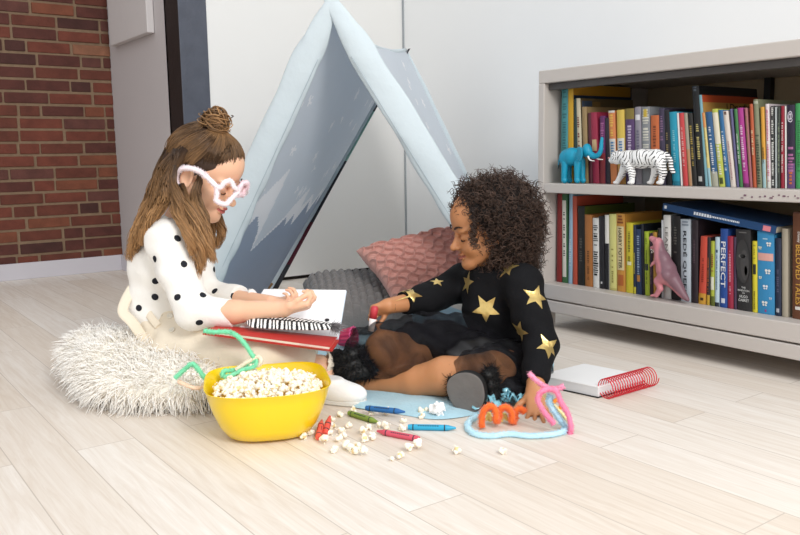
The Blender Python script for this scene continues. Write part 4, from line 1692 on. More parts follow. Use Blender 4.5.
# ------------------------------------------------------------------ yellow bowl of popcorn
BC = PZ(269, 430)
BC[2] = 0
ROTB = math.radians(12)
RIM = .112
def bowl_r(a, n_=3.6):
    return (abs(math.cos(a)) ** n_ + abs(math.sin(a)) ** n_) ** (-1 / n_)
def bowl():
    m = mat('bowl_yellow_melamine', '#f2cf12', .28, .01, 10, spec=.5, coat=.3)
    prof = [(.0, .004), (.080, .004), (.092, .008), (.106, .028), (.119, .060), (.128, .090), (.133, RIM), (.1352, RIM + .002), (.1345, RIM + .003), (.1315, RIM + .001), (.126, .088), (.116, .058), (.102, .027), (.088, .012), (.0, .010)]
    n = 72
    v = []
    for r, z in prof:
        k = min(1, z / RIM)
        for j in range(n):
            a = 2 * math.pi * j / n
            nn = 2.6 + 1.0 * k
            rr = r * bowl_r(a, nn) if r else 0
            lift = .004 * k * k * (bowl_r(a, 3.6) - 1) / .19 * .8
            q = a + ROTB
            v.append(BC + eR * rr * math.cos(q) + eF * rr * math.sin(q) + eU * (z + lift))
    f = []
    for i in range(len(prof) - 1):
        for j in range(n):
            j2 = (j + 1) % n
            f.append((i * n + j, i * n + j2, (i + 1) * n + j2, (i + 1) * n + j))
    # close the two centres
    b = MB().add(v, f, 0, True)
    # foot ring
    fr = [BC + eR * .07 * bowl_r(a, 3) * math.cos(a + ROTB) + eF * .07 * bowl_r(a, 3) * math.sin(a + ROTB) + eU * .003 for a in np.linspace(0, 2 * math.pi, 48, endpoint=False)]
    b.tube(fr, .003, 8, closed=True)
    o = b.build('bowl', m, sharp=50)
    tag(o, 'glossy yellow rounded-square bowl heaped with popcorn on the floor', 'bowl')
bowl()
PCM = [mat('popcorn_white', '#f6efdf', .85, .04, 60, .4, 300, sss=.1), mat('popcorn_buttery', '#e8d09a', .75, .15, 90, .3, 200)]
def popcorn_mesh(seed):
    r = np.random.default_rng(seed)
    S = Sculpt(.0011, .0016)
    k = r.integers(6, 9)
    for i in range(k):
        d = r.normal(0, 1, 3); d /= np.linalg.norm(d)
        S.ball(d * r.uniform(.0035, .0062), r.uniform(.0030, .0047))
    S.ball(np.zeros(3), .0038)
    for i in range(7):
        d = r.normal(0, 1, 3); d /= np.linalg.norm(d)
        S.ball(d * r.uniform(.0075, .0095), .0016, .001, i % 2 == 0)
    V, F = S.mesh()
    c = centers(V, F)
    d = np.linalg.norm(c, axis=1)
    mi = (d < np.percentile(d, 11)).astype(int)
    me = bpy.data.meshes.new('popcorn')
    me.from_pydata([tuple(p) for p in V], [], [tuple(q) for q in F])
    for m in PCM:
        me.materials.append(m)
    me.polygons.foreach_set('material_index', mi.astype(np.int32))
    me.polygons.foreach_set('use_smooth', np.ones(len(F), bool))
    return me, V
PCS = [popcorn_mesh(40 + i) for i in range(7)]
rp = random.Random(12)
def popcorn(p, label, group, s=1.0, rest=False):
    me, V = rp.choice(PCS)
    o = bpy.data.objects.new('popcorn', me)
    COL.objects.link(o)
    from mathutils import Euler
    e = Euler((rp.uniform(0, 6), rp.uniform(0, 6), rp.uniform(0, 6)))
    o.rotation_euler = e
    o.scale = (s, s, s)
    if rest:
        R = np.array(e.to_matrix())
        p = np.array(p, float)
        p[2] += -(V @ R.T)[:, 2].min() * s
    o.location = tuple(p)
    tag(o, label, 'popcorn', group)
    return o
# the heap: two layers of kernels over a low dome inside the bowl
pts = []
def dome(x, y):
    return RIM - .016 + .026 * (1 - (x * x + y * y) / .115 ** 2)
tries = 0
while len(pts) < 190 and tries < 9000:
    tries += 1
    x, y = rp.uniform(-.122, .122), rp.uniform(-.122, .122)
    a = math.atan2(y, x)
    if math.hypot(x, y) > .112 * bowl_r(a):
        continue
    lim = .0135 if len(pts) < 140 else .0115
    if all((x - q[0]) ** 2 + (y - q[1]) ** 2 > lim ** 2 for q in pts):
        pts.append((x, y))
for layer, dz in ((0, 0), (1, -.011)):
    for i, (x, y) in enumerate(pts):
        if layer and (i % 2 or math.hypot(x, y) > .098):
            continue
        if layer:
            x, y = x + .006, y - .005
        q = BC + eR * (x * math.cos(ROTB) - y * math.sin(ROTB)) + eF * (x * math.sin(ROTB) + y * math.cos(ROTB)) + eU * (dome(x, y) + dz + rp.uniform(-.003, .004))
        popcorn(q, 'white popcorn piece heaped in the yellow bowl', 'popcorn heaped in the bowl', rp.uniform(.95, 1.2))
scat = [
    (340, 414, 'beside the toe of the white shoe', 'a'), (332, 421, 'just right of the coral crayon stubs', 'a'), (311, 433, 'against the right foot of the yellow bowl', 'b'), (304, 437, 'against the right foot of the yellow bowl', 'b'),
    (349, 425, '', 'c'), (329, 432, '', 'c'), (341, 431, '', 'c'), (339, 439, '', 'c'), (346, 446, '', 'c'), (334, 450, '', 'c'), (354, 452, '', 'c'), (363, 453, '', 'c'), (351, 449, '', 'c'), (324, 441, '', 'c'), (333, 426, '', 'c'), (345, 436, '', 'c'), (357, 447, '', 'c'),
    (363, 432, '', 'd'), (372, 437, '', 'd'), (368, 427, '', 'd'), (379, 425, '', 'd'), (386, 426, '', 'd'), (365, 439, '', 'd'),
    (354, 410, '', 'e'), (371, 412, '', 'e'), (387, 412, 'in front of the dark blue crayon', 'f'), (403, 420, 'above the left end of the sky blue crayon', 'f'), (402, 428, 'below the left end of the sky blue crayon', 'f'),
    (420, 412, 'touching the left side of the crumpled paper', 'g'), (426, 411, 'touching the left side of the crumpled paper', 'g'), (422, 416, 'touching the left side of the crumpled paper', 'g'),
    (409, 448, 'left one of the pair below the pink crayon tip', 'f'), (418, 446, 'right one of the pair below the pink crayon tip', 'f'), (400, 456, 'larger one farthest down in front of the pink crayon', 'f'), (392, 458, 'tiny one farthest down in front of the pink crayon', 'f'),
    (457, 451, 'alone on bare planks below the sky blue crayon', 'f'), (503, 451, 'alone in front of the pale blue pipe-cleaner loop', 'f')]
GR = {'b': 'popcorn against the bowl foot', 'c': 'popcorn spilled right of the bowl', 'd': 'popcorn at the pink crayon', 'e': 'popcorn at the green crayon', 'g': 'popcorn by the crumpled paper'}
LB = {'c': 'white popcorn piece spilled on the floor between bowl and pink crayon', 'd': 'buttery popcorn piece clustered between the green and pink crayons', 'e': 'popcorn piece at the upper edge of the green crayon'}
for x, y, s, k in scat:
    lab = LB.get(k) or 'white popcorn piece ' + s
    popcorn(PZ(x, y + 3, 0), lab, GR.get(k, 'popcorn spilled on the floor'), (.6 if 'tiny' in s else rp.uniform(.95, 1.25)), True)

# ------------------------------------------------------------------ crayons
def crayon(tip_px, end_px, color, name, label, r=.0062, z=0.0, tipF=0):
    a, b = PZ(end_px[0], end_px[1], r + z), (PD(tip_px[0], tip_px[1], tipF) if tipF else PZ(tip_px[0], tip_px[1], r + z))
    L = np.linalg.norm(b - a)
    d = (b - a) / L
    mid = (a + b) / 2
    t = thing('crayon', mid * [1, 1, 0] + eU * z, label, 'crayon', 'crayons scattered on the floor')
    wax = mat('wax_' + name, color, .4, .04, 40)
    c2 = lin(color)
    wrap = mat('wrapper_' + name, color, .75, .06, 60)
    blk = mat('crayon_ink_dark', '#23303a', .7)
    MB().tube([a, a + d * .004, b - d * .016, b - d * .014, b - d * .003, b], [r * .86, r * .92, r * .92, r * .78, r * .42, r * .3], 16).build('wax', wax, t, sharp=40)
    wr = MB().tube([a + d * .005, b - d * .020], r, 16).build('wrapper', wrap, t, sharp=40)
    bb = MB()
    for s0 in (.010, L - .026):
        bb.tube([a + d * s0, a + d * (s0 + .0025)], r * 1.02, 16, caps=False)
    # line of print along the wrapper
    side = np.cross(d, eU)
    for i in range(9):
        s0 = .022 + (L - .058) * i / 9
        for an in (-.25, .25):
            p = a + d * s0 + (side * math.sin(an - .9) + eU * math.cos(an - .9)) * r * 1.015
        up = side * math.sin(-.7) + eU * math.cos(-.7)
        up2 = -side * math.sin(-.7) + eU * math.cos(-.7)
        for uu in (up, up2):
            w2 = np.cross(d, uu)
            c0 = a + d * s0 + uu * r * 1.01
            bb.add([c0 - w2 * .0012, c0 + d * .0035 - w2 * .0012, c0 + d * .0035 + w2 * .0012, c0 + w2 * .0012], [(0, 1, 2, 3)])
    bb.build('print', blk, wr)
crayon((456, 428), (408, 427), '#2f9fc4', 'sky_blue', 'sky blue paper-wrapped crayon lying level with its tip right', .0066)
crayon((377, 431), (419, 439), '#cf5468', 'rose_pink', 'rose pink paper-wrapped crayon lying among the popcorn with its tip left', .0066)
crayon((378, 422), (349, 413), '#7c9440', 'leaf_green', 'olive green paper-wrapped crayon lying beside the white shoe', .0066)
crayon((405, 412), (366, 408), '#2a66a4', 'deep_blue', 'deep blue crayon lying on the front edge of the blue blanket', .0066, .012)
crayon((322, 420), (318, 438), '#e0604f', 'coral', 'left one of two short coral crayon stubs leaning against the yellow bowl', .0068, 0, 1.73)
crayon((330, 416), (325, 434), '#d9574a', 'coral_red', 'right one of two short coral crayon stubs leaning against the yellow bowl', .0068, 0, 1.73)

# crumpled paper ball
S = Sculpt(.0022, .002)
rr = np.random.default_rng(8)
pc = PZ(438, 417, 0) + eU * .020
for i in range(16):
    d = rr.normal(0, 1, 3); d /= np.linalg.norm(d)
    ax = frame(d, rr.normal(0, 1, 3))
    S.rbox(pc + d * rr.uniform(.004, .011), (.009, .010, .0015), .001, ax)
V, F = S.mesh()
V[:, 2] = np.maximum(V[:, 2], .0005)
o = link_mesh('crumpled_paper', V, F, [mat('paper_white', '#eeeeee', .8, .02, 30)], None, False)
tag(o, 'crumpled white paper scrap on the floor beside the grey slide sole', 'paper')

# ------------------------------------------------------------------ fuzzy pipe cleaners
def pipe(path, r, color, name, n=60, closed=False):
    """fuzzy tube: returns vertex/face data for one part"""
    P = smooth_path(path, n, closed)
    b = MB().tube(P, r * .78, 10, closed=closed)
    rg = np.random.default_rng(len(path) * 7 + n)
    L = np.linalg.norm(np.diff(P, axis=0), axis=1).sum()
    k = int(L * 5200)
    t = rg.uniform(0, len(P) - 1.001, k)
    i = t.astype(int)
    fr = (t - i)[:, None]
    c = P[i] * (1 - fr) + P[i + 1] * fr
    d = rg.normal(0, 1, (k, 3))
    tg = P[i + 1] - P[i]
    tg /= np.linalg.norm(tg, axis=1)[:, None] + 1e-9
    d -= tg * (d * tg).sum(1)[:, None] * .7
    d /= np.linalg.norm(d, axis=1)[:, None]
    e = c + d * r * rg.uniform(.95, 1.35, (k, 1))
    S_ = np.stack([c + d * r * .6, e], 1)
    v, f, a = strands(S_, np.array([.0006, .0003]))
    V0 = np.concatenate(b.v)
    return np.concatenate([V0, v]), b.f + [tuple(int(x) + len(V0) for x in q) for q in f]
def pipe_part(name, path, r, color, parent, n=60, closed=False):
    v, f = pipe(path, r, color, name, n, closed)
    m = mat('chenille_' + color.lstrip('#'), color, .95, .06, 80, 0, sheen=.3)
    return link_mesh(name, v, f, [m], None, True, parent)

def pink_glasses():
    f, l, u = ax1
    c = hp1(.09, 0, -.025)
    t = thing('star_glasses', c, 'fuzzy pale pink star-shaped chenille glasses worn by the child on the cushion', 'glasses')
    q = [(177, 184, 2.03), (176, 176, 2.025), (179, 170, 2.02), (187, 168, 2.012), (199, 171, 2.005), (208, 178, 2.00), (217, 187, 2.00)]
    pipe_part('temple_arm', [PD(*p) for p in q], .0078, '#f6e8ec', t, 60)
    q = [(217, 188, 2.00), (221, 187, 2.0), (225, 182, 2.0), (231, 181, 2.01), (234, 187, 2.015), (238, 191, 2.03), (234, 196, 2.02), (230, 200, 2.01), (226, 204, 2.0), (220, 203, 2.0), (216, 200, 2.0), (217, 194, 2.0)]
    pipe_part('lens_frame', [PD(*p) for p in q], .0070, '#f8eaee', t, 80, True)
    q = [(238, 191, 2.04), (240, 187, 2.05), (243, 183, 2.07), (247, 183, 2.09), (247, 187, 2.10), (244, 190, 2.10), (243, 195, 2.10), (240, 194, 2.08), (237, 195, 2.05)]
    pipe_part('lens_frame', [PD(*p) for p in q], .0066, '#f6dde4', t, 60, True)
    pts = [PD(246, 184, 2.10), hp1(.095, .062, -.020), hp1(.05, .080, -.015), hp1(.0, .084, -.010), hp1(-.03, .080, -.022)]
    pipe_part('temple_arm', pts, .0072, '#f6e8ec', t, 50)
pink_glasses()
def green_glasses():
    base = PD(235, 372, 1.80)
    t = thing('chenille_glasses', base, 'mint green chenille glasses with bent arms propped on the rim of the yellow bowl', 'glasses')
    A = lambda L: [PD(*p) for p in L]
    pipe_part('temple_arm', A([(204, 331, 1.83), (215, 332, 1.825), (228, 332, 1.82), (237, 336, 1.81), (245, 344, 1.80), (254, 358, 1.795)]), .0062, '#7fdcae', t)
    pipe_part('temple_arm', A([(175, 378, 1.80), (184, 370, 1.80), (192, 364, 1.80), (198, 369, 1.80), (204, 377, 1.805), (209, 383, 1.81)]), .0062, '#7fdcae', t)
    pipe_part('lens_frame', A([(256, 360, 1.795), (255, 366, 1.788), (243, 370, 1.785), (230, 376, 1.785), (223, 376, 1.79), (224, 371, 1.795), (234, 370, 1.80), (246, 365, 1.80)]), .0060, '#86dfb4', t, 70, True)
    pipe_part('cream_flower', A([(236, 370, 1.795), (243, 365, 1.795), (251, 360, 1.795), (258, 357, 1.795), (261, 360, 1.79), (259, 365, 1.79), (250, 366, 1.79)]), .0055, '#f3e7cf', t)
    pipe_part('peach_frame', A([(178, 381, 1.81), (188, 386, 1.805), (198, 388, 1.805), (208, 384, 1.81)]), .0055, '#f4d8bf', t)
green_glasses()
def rainbow():
    base = PZ(520, 425)
    t = thing('chenille_craft', base, 'rainbow chenille craft with a pale blue loop and orange coil under the resting hand', 'craft')
    Z = lambda L, z=.0062: [PZ(x, y, z) for x, y in L]
    A = lambda L: [PD(*p) for p in L]
    def hgt(L, bx, by):
        """points standing above the floor spot (bx, by)"""
        F = float(PZ(bx, by) @ eF)
        return [PD(x, y, F) for x, y in L]
    pipe_part('blue_loop', Z([(476, 416), (469, 422), (468, 428), (475, 434), (490, 436), (510, 434), (528, 436), (548, 435), (562, 432)]) + hgt([(566, 428), (560, 420), (554, 411), (549, 402), (551, 395)], 566, 431), .0075, '#bfe6f5', t, 110)
    pipe_part('orange_coil', hgt([(482, 427), (482, 417), (485, 409), (491, 406), (496, 412), (496, 421)], 486, 429) + hgt([(499, 418), (500, 410), (506, 407), (512, 413), (512, 421)], 500, 426) + hgt([(515, 419), (516, 411), (521, 409), (525, 412)], 515, 424), .0088, '#ee6f2a', t, 130)
    pipe_part('yellow_bead', hgt([(487, 420), (489, 413), (491, 421)], 487, 424), .005, '#f2e48c', t, 16)
    pipe_part('yellow_bead', hgt([(501, 421), (504, 414), (507, 420)], 501, 423), .005, '#f2e48c', t, 16)
    pipe_part('pink_arm', hgt([(529, 373), (537, 381), (546, 387), (556, 389), (564, 386)], 560, 430), .0066, '#f39ab9', t)
    pipe_part('pink_loop', hgt([(554, 424), (549, 418), (543, 410), (538, 400), (541, 392), (549, 389), (556, 391), (562, 404), (568, 414), (571, 427), (570, 434)], 564, 434), .0068, '#f288ab', t, 90)
    pipe_part('yellow_arm', hgt([(540, 390), (545, 396), (558, 410), (565, 417), (571, 424)], 566, 429), .0052, '#f6efb4', t)
    pipe_part('orange_bend', hgt([(553, 402), (558, 400), (562, 405), (559, 409)], 560, 428), .0052, '#f39a30', t, 30)
rainbow()

# crinkled teal cellophane by the hand
b = MB()
rr = np.random.default_rng(3)
c0 = PZ(500, 408)
for i in range(26):
    s = c0 + eR * rr.uniform(-.060, .05) + eF * rr.uniform(-.015, .035) + eU * rr.uniform(0, .012)
    d = rr.normal(0, 1, 3) * [1, 1, .0]; d /= np.linalg.norm(d)
    wd = np.cross(d, eU) * .009
    n = 12
    T_ = np.linspace(0, 1, n)
    zz = .006 + .022 * np.abs(np.sin(T_ * 7 + i)) * np.sin(np.pi * T_) + .004 * i / 13
    ctr = s + d * (T_ * rr.uniform(.03, .06))[:, None] + eU * zz[:, None]
    b.grid(np.stack([ctr - wd, ctr + eU * .004 * np.sin(T_ * 11)[:, None], ctr + wd], 1))
o = b.build('cellophane_shreds', mat('cellophane_teal', '#93d0e0', .2, .3, 60, alpha=.8, spec=.7), solid=.0006)
tag(o, 'crinkled teal cellophane shreds bunched behind the orange coil', 'cellophane', kind='stuff')

# ------------------------------------------------------------------ white notebook with a red wire spiral
def notebook():
    zt = .028
    NR, FR_, FL_ = PZ(598, 387, zt), PZ(643, 374.5, zt), PZ(584, 363.5, zt)
    NL = NR + (FL_ - FR_)
    base = (NR + FL_) / 2; base[2] = 0
    t = thing('spiral_notebook', base, 'thick white notebook with a red wire spiral lying on the floor before the bookcase', 'notebook')
    wp = mat('notebook_white_card', '#f1f1f1', .6)
    pg = mat('notebook_page_edges', '#d9d9da', .8, .05, 90, stretch=(1, 1, 30))
    bl = mat('notebook_black_board', '#1d1b1c', .6)
    rd = mat('wire_red', '#cf2030', .4)
    def slab(z0, z1, g):
        c = (NR + FL_) / 2
        P = []
        for q in (NL, NR, FR_, FL_):
            p = c + (q - c) * g
            P.append(p * [1, 1, 0] + eU * z0)
        P += [p * [1, 1, 0] + eU * z1 for p in P]
        return MB().hexa(P)
    slab(0, .003, 1.02).build('back_cover', bl, t)
    slab(.003, zt - .002, .99).build('pages', pg, t)
    slab(zt - .002, zt, 1.0).build('front_cover', wp, t)
    ax = FR_ - NR
    L = np.linalg.norm(ax); ax = ax / L
    out = np.cross(ax, eU)
    if out @ eR < 0: out = -out
    turns, r = 19, .0245
    th = np.linspace(0, turns * 2 * math.pi, turns * 28)
    c = NR * [1, 1, 0] + ax * .004 + eU * (r + .0015) + out * .018
    P = c + ax * (np.linspace(0, L + .004, len(th)))[:, None] + out * (r * np.cos(th))[:, None] + eU * (r * np.sin(th))[:, None]
    MB().tube(P, .0013, 6).build('wire_spiral', rd, t)
notebook()

# ------------------------------------------------------------------ open book on the lap, zebra case, toys in reach
def lap_book():
    GL, GR = PD(240, 327, 1.935), PD(338, 337, 1.895)
    FL_, FR_ = PD(264, 289, 2.15), PD(346, 290, 2.12)
    NL, NR = PD(204, 330, 1.87), PD(331, 347, 1.835)
    GL2 = GL + (GL - GR) * .22
    up = lambda a, b, c: (lambda n: n / np.linalg.norm(n) * (1 if n[2] > 0 else -1))(np.cross(b - a, c - a))
    n1, n2 = up(GL, GR, FL_), up(NL, NR, GR)
    t = thing('picture_book', (NL + NR) / 2, 'open red-covered book with white pages resting on the lap of the child in overalls', 'book')
    red = mat('book_cover_red', '#b8352f', .5)
    pap = mat('book_paper_white', '#f4f4f6', .7)
    cr = mat('book_page_edge_cream', '#e6dccb', .8, .1, 90)
    def slab(Q, n, lo, hi, g=1.0):
        c = sum(Q) / 4
        Q = [c + (q - c) * g for q in Q]
        return MB().hexa([q + n * lo for q in Q] + [q + n * hi for q in Q])
    far, near = [GL, GR, FR_, FL_], [NL, NR, GR, GL2]
    slab(far, n1, -.006, -.003, 1.015).build('cover', mat('book_cover_pale_blue', '#cfdbe6', .5), t)
    slab(far, n1, -.003, .0, 1.0).build('pages', pap, t)
    slab(near, n2, -.012, -.007, 1.02).build('cover', red, t)
    slab(near, n2, -.007, -.001, .97).build('pages', cr, t)
    slab(near, n2, -.001, .0, .99).build('endpaper', red, t)
    a, b_ = PD(300, 346, 1.833), PD(333, 351, 1.832)
    K1, K2 = NL * .25 + NR * .75 - n2 * .012, NR - n2 * .012
    MB().hexa([a, b_, K2, K1] + [q + eF * .003 for q in (a, b_, K2, K1)]).build('jacket_flap', red, t)
    return n2 * .5 + n1 * .5
nb = lap_book()
def zebra_case():
    a, b_ = PD(247, 324, 1.925), PD(332, 330, 1.885)
    nb_ = nb
    L = np.linalg.norm(b_ - a); d = (b_ - a) / L
    w_ = np.cross(nb, d)
    n_u, n_v = 220, 36
    P = np.zeros((n_u, n_v, 3))
    U = np.linspace(0, 1, n_u)
    for i, u_ in enumerate(U):
        wd = .036 * min(1, (u_ * 9) ** .5) * (1 - .55 * u_ ** 3)
        hh = .0085 * min(1, (u_ * 9) ** .5) * (1 - .4 * u_)
        for j in range(n_v):
            th = 2 * math.pi * j / (n_v - 1)
            P[i, j] = a + d * L * u_ + w_ * wd * math.cos(th) + nb * (hh * math.sin(th) + .009)
    def mf(u, v):
        th = v * 2 * math.pi
        s = math.cos(th)
        ph = u * 21 - 1.1 * abs(s) + .15 * math.sin(u * 40 + 3 * s)
        if abs(s) < .07: return 1
        return 1 if (ph % 1) < .5 else 0
    b = MB().grid(P, mfun=mf)
    t = thing('zebra_pencil_case', (a + b_) / 2, 'black and white zebra-striped soft case lying across the open book', 'pencil case')
    b.build('case_body', [mat('zebra_white', '#f1efec', .8), mat('zebra_black', '#18161a', .8)], t)
    r9 = np.random.default_rng(2)
    k = 260
    e = b_ + nb * .009
    d0 = d * .8 + r9.normal(0, .5, (k, 3))
    pts = np.stack([np.tile(e - d * .01, (k, 1)), e + d0 * .009, e + d0 * .017 - eU * .002], 1)
    v, f, aa = strands(pts, np.array([.0009, .0008, .0003]))
    link_mesh('tuft', v, f, [hair_mat('tuft_grey', '#4a4548', '#9b9698', .8, .4)], None, True, t, attr=aa)
    MB().ell(PD(327, 320, 1.93), (.006, .006, .004)).build('bead', mat('bead_black', '#15151a', .3), t)
zebra_case()
# chunky red and white crayon stick held in the right hand of the curly-haired child
a, b_ = PD(371, 331, 2.035), PD(375, 306, 2.04)
d = (b_ - a)
t = thing('chunky_crayon', a, 'chunky red and white crayon stick held upright in the curly-haired child\'s fist', 'crayon')
MB().tube([a, a + d * .5], [.0075, .0095], 16).build('white_grip', mat('stick_white', '#ece2df', .5), t)
MB().tube([a + d * .5, a + d * .92, a + d], [.0098, .0098, .006], 16).build('red_tip', mat('stick_red', '#bf3a44', .4), t)
# pleated crimson piece
def pleated():
    c = PZ(347, 347, .012)
    ax = eR * .9 - eF * .35 + eU * .12; ax /= np.linalg.norm(ax)
    a1 = np.cross(ax, eU); a1 /= np.linalg.norm(a1)
    a2 = np.cross(a1, ax)
    c = c + eU * .030
    n = 60
    t = thing('toy_cup', c * [1, 1, 0] + eU * .012, 'crimson pink pleated toy cup lying on its side on the blue blanket', 'toy')
    P = []
    for s, r in ((-.026, .001), (-.026, .021), (-.022, .024), (.0, .027), (.018, .030), (.024, .031), (.022, .027), (-.02, .021), (-.022, .001)):
        P.append([c + ax * s + (a1 * math.cos(q) + a2 * math.sin(q)) * (r * (1 + .07 * math.cos(q * 14))) for q in np.linspace(0, 2 * math.pi, n)])
    MB().grid(np.array(P)).build('cup_body', mat('cup_crimson', '#b81f52', .3, .1, 30, spec=.6), t)
    R_ = [c + ax * .024 + (a1 * math.cos(q) + a2 * math.sin(q)) * .031 * (1 + .07 * math.cos(q * 14)) for q in np.linspace(0, 2 * math.pi, n, endpoint=False)]
    MB().tube(R_, .0022, 6, closed=True).build('cup_rim', mat('cup_rim_pink', '#e0568c', .35), t)
pleated()

# ================================================================== books
BKX = BX + .055
PAGE = mat('book_page_block', '#d8cdb8', .9, .08, 60, stretch=(1, 60, 1))
def make_book(shelf, bx0, bx1, tx, ty, color, depth, label, marks=(), bands=(), side=None, side_text=None, dx=0.0):
    """bx0..bx1: foot of the spine left to right; (tx, ty): its top left corner"""
    zb = ZU if shelf == 'upper' else ZL
    X0 = BKX + dx
    foot = lambda px: PX(px, 181 if shelf == 'upper' else 300, X0)[1]
    # the spine's foot in the photograph lies on the shelf
    ya, yb = foot(bx0), foot(bx1)
    top = PX(tx, ty, X0)
    h = min(top[2], (ZT - .046) if shelf == 'upper' else ZU - .036) - zb
    lean = (top[1] - ya) / h
    if abs(lean) < .02: lean = 0.0
    th = ya - yb - .0008
    T = lambda v: np.c_[v[:, 0], v[:, 1] + lean * (v[:, 2] - zb), v[:, 2]]
    nm = color.lstrip('#')
    dim = lambda cc: '#' + ''.join('%02x' % int(int(cc.lstrip('#')[i:i + 2], 16) * .88) for i in (0, 2, 4))  # darkens book colours to carry the shade inside the shelves
    mc = mat('book_cloth_' + nm, dim(color), .5, .05, 30, .1, 120)
    t = thing('book', (X0 + depth / 2, (ya + yb) / 2, zb), label, 'book', 'books on the %s shelf' % shelf)
    y0, y1 = yb, yb + th
    zb0, zt = zb + .0006, zb + h
    c = MB()
    bt = .0022 if th > .012 else .0012
    ms = [mc]
    def slot(col):
        m = mat('book_ink_' + col.lstrip('#'), dim(col), .5, .03, 40)
        if m not in ms: ms.append(m)
        return ms.index(m)
    # rounded spine
    n = 7
    yy = np.linspace(y0, y1, n)
    rd = .003 * (1 - ((yy - (y0 + y1) / 2) / (th / 2 + 1e-9)) ** 2)
    ring = [(X0 - r_ + .003, y_) for y_, r_ in zip(yy, rd)]
    v = np.array([[x, y, z] for z in (zb0, zt) for x, y in ring] + [[X0 + .005, y, z] for z in (zb0, zt) for y in (y0, y1)])
    f = [(i, i + 1, n + i + 1, n + i)[::-1] for i in range(n - 1)]
    f += [tuple(range(n)) + (2 * n + 1, 2 * n), tuple(range(n, 2 * n))[::-1] + (2 * n + 2, 2 * n + 3), (0, n, 2 * n + 2, 2 * n), (n - 1, 2 * n + 1, 2 * n + 3, 2 * n - 1), (2 * n, 2 * n + 2, 2 * n + 3, 2 * n + 1)]
    c.add(T(v), f, 0)
    si = slot(side) if side else 0
    c.box((X0 + .003, y0, zb0), (X0 + depth, y0 + bt, zt), si, T)
    c.box((X0 + .003, y1 - bt, zb0), (X0 + depth, y1, zt), 0, T)
    yc = (y0 + y1) / 2
    eps = [.0004]
    def spine_quad(z0, z1, w0, w1, mi):
        ww = np.linspace(w0, w1, 5)
        V = []
        for y in ww:
            r_ = .003 * (1 - ((y - yc) / (th / 2 + 1e-9)) ** 2)
            V.append([X0 + .003 - r_ - eps[0], y])
        vv = np.array([[x, y, z] for z in (z0, z1) for x, y in V])
        c.add(T(vv), [(i, i + 1, 6 + i, 5 + i)[::-1] for i in range(4)], mi)
    for (a, b_, col) in bands:
        spine_quad(zb0 + h * a, zb0 + h * b_, y0 + .0004, y1 - .0004, slot(col))
    eps[0] = .0008
    for mk in marks:
        kind, top_f, ln_f, col, wf = mk[:5]
        mi = slot(col)
        size = th * wf
        zs = zb + h * top_f
        if kind == 'm':                       # small print no longer legible
            r_ = random.Random(int(bx0 * 13 + top_f * 100))
            z = zs
            while z > zs - h * ln_f:
                l_ = r_.uniform(.25, .6) * min(size, .011)
                w_ = size * r_.uniform(.6, 1.0)
                if r_.random() > .15:
                    spine_quad(z - l_, z, yc - w_ / 2, yc + w_ / 2, mi)
                z -= l_ + min(size, .011) * .3
        elif kind == 'r':                     # printed patch
            spine_quad(zs - h * ln_f, zs, yc - size / 2, yc + size / 2, mi)
        elif kind in ('t', 'tb'):             # title running down the spine
            tv, tf, tw = text_geo(mk[5], True)
            sc = min(size, h * ln_f / max(tw, 1e-6))
            sx = h * ln_f / tw
            P = np.c_[np.full(len(tv), X0 - .0012), yc + sc / 2 - tv[:, 1] * sc, zs - tv[:, 0] * sx]
            c.add(T(P), tf, mi)
        elif kind == 'e':                     # soft oval shape in the print
            zc, wy = zs - h * ln_f / 2, size / 2
            n_ = 18
            P = [[X0 - .0011 - .0002 * len(mk), yc + wy * math.cos(q) + (mk[5] if len(mk) > 5 else 0) * th, zc + h * ln_f / 2 * math.sin(q)] for q in np.linspace(0, 2 * math.pi, n_, endpoint=False)]
            c.add(T(np.array(P)), [tuple(range(n_))], mi)
        elif kind == 'b':                     # butterfly: four wings and a body
            zc = zs
            for sy_, sz_, rr_ in ((-1, .5, 1), (1, .5, 1), (-.8, -.6, .7), (.8, -.6, .7)):
                w_ = size * .28
                P = [[X0 - .0012, yc + (mk[5] if len(mk) > 5 else 0) * th + sy_ * w_ * .8 + rr_ * w_ * .75 * math.cos(q), zc + sz_ * w_ * 1.2 + rr_ * w_ * .7 * math.sin(q)] for q in np.linspace(0, 2 * math.pi, 10, endpoint=False)]
                c.add(T(np.array(P)), [tuple(range(10))], mi)
        elif kind == 'h':                     # a word set level across the spine
            tv, tf, tw = text_geo(mk[5], True)
            sx = th * wf / tw
            P = np.c_[np.full(len(tv), X0 - .0012), yc + th * wf / 2 - tv[:, 0] * sx, zs - (1 - tv[:, 1]) * h * ln_f]
            c.add(T(P), tf, mi)
    if side_text:
        for (s, col, xo, zo, hh, ww) in side_text:
            if s is None:
                mi = slot(col)
                c.box((X0 + xo, y0 - .0004, zt - zo - hh), (X0 + xo + ww, y0, zt - zo), mi, T)
            else:
                tv, tf, tw = text_geo(s, True)
                P = np.c_[X0 + xo + tv[:, 0] * ww / tw, np.full(len(tv), y0 - .0008), zt - zo - hh + tv[:, 1] * hh]
                c.add(T(P), tf, slot(col))
    c.build('cover', ms, t)
    MB().box((X0 + .004, y0 + bt, zb0 + .003), (X0 + depth - .003, y1 - bt, zt - .003), 0, T).build('pages', PAGE, t)
    return t
U, Lw = 'upper', 'lower'
M_ = lambda a, b, c, w=.5: ('m', a, b, c, w)
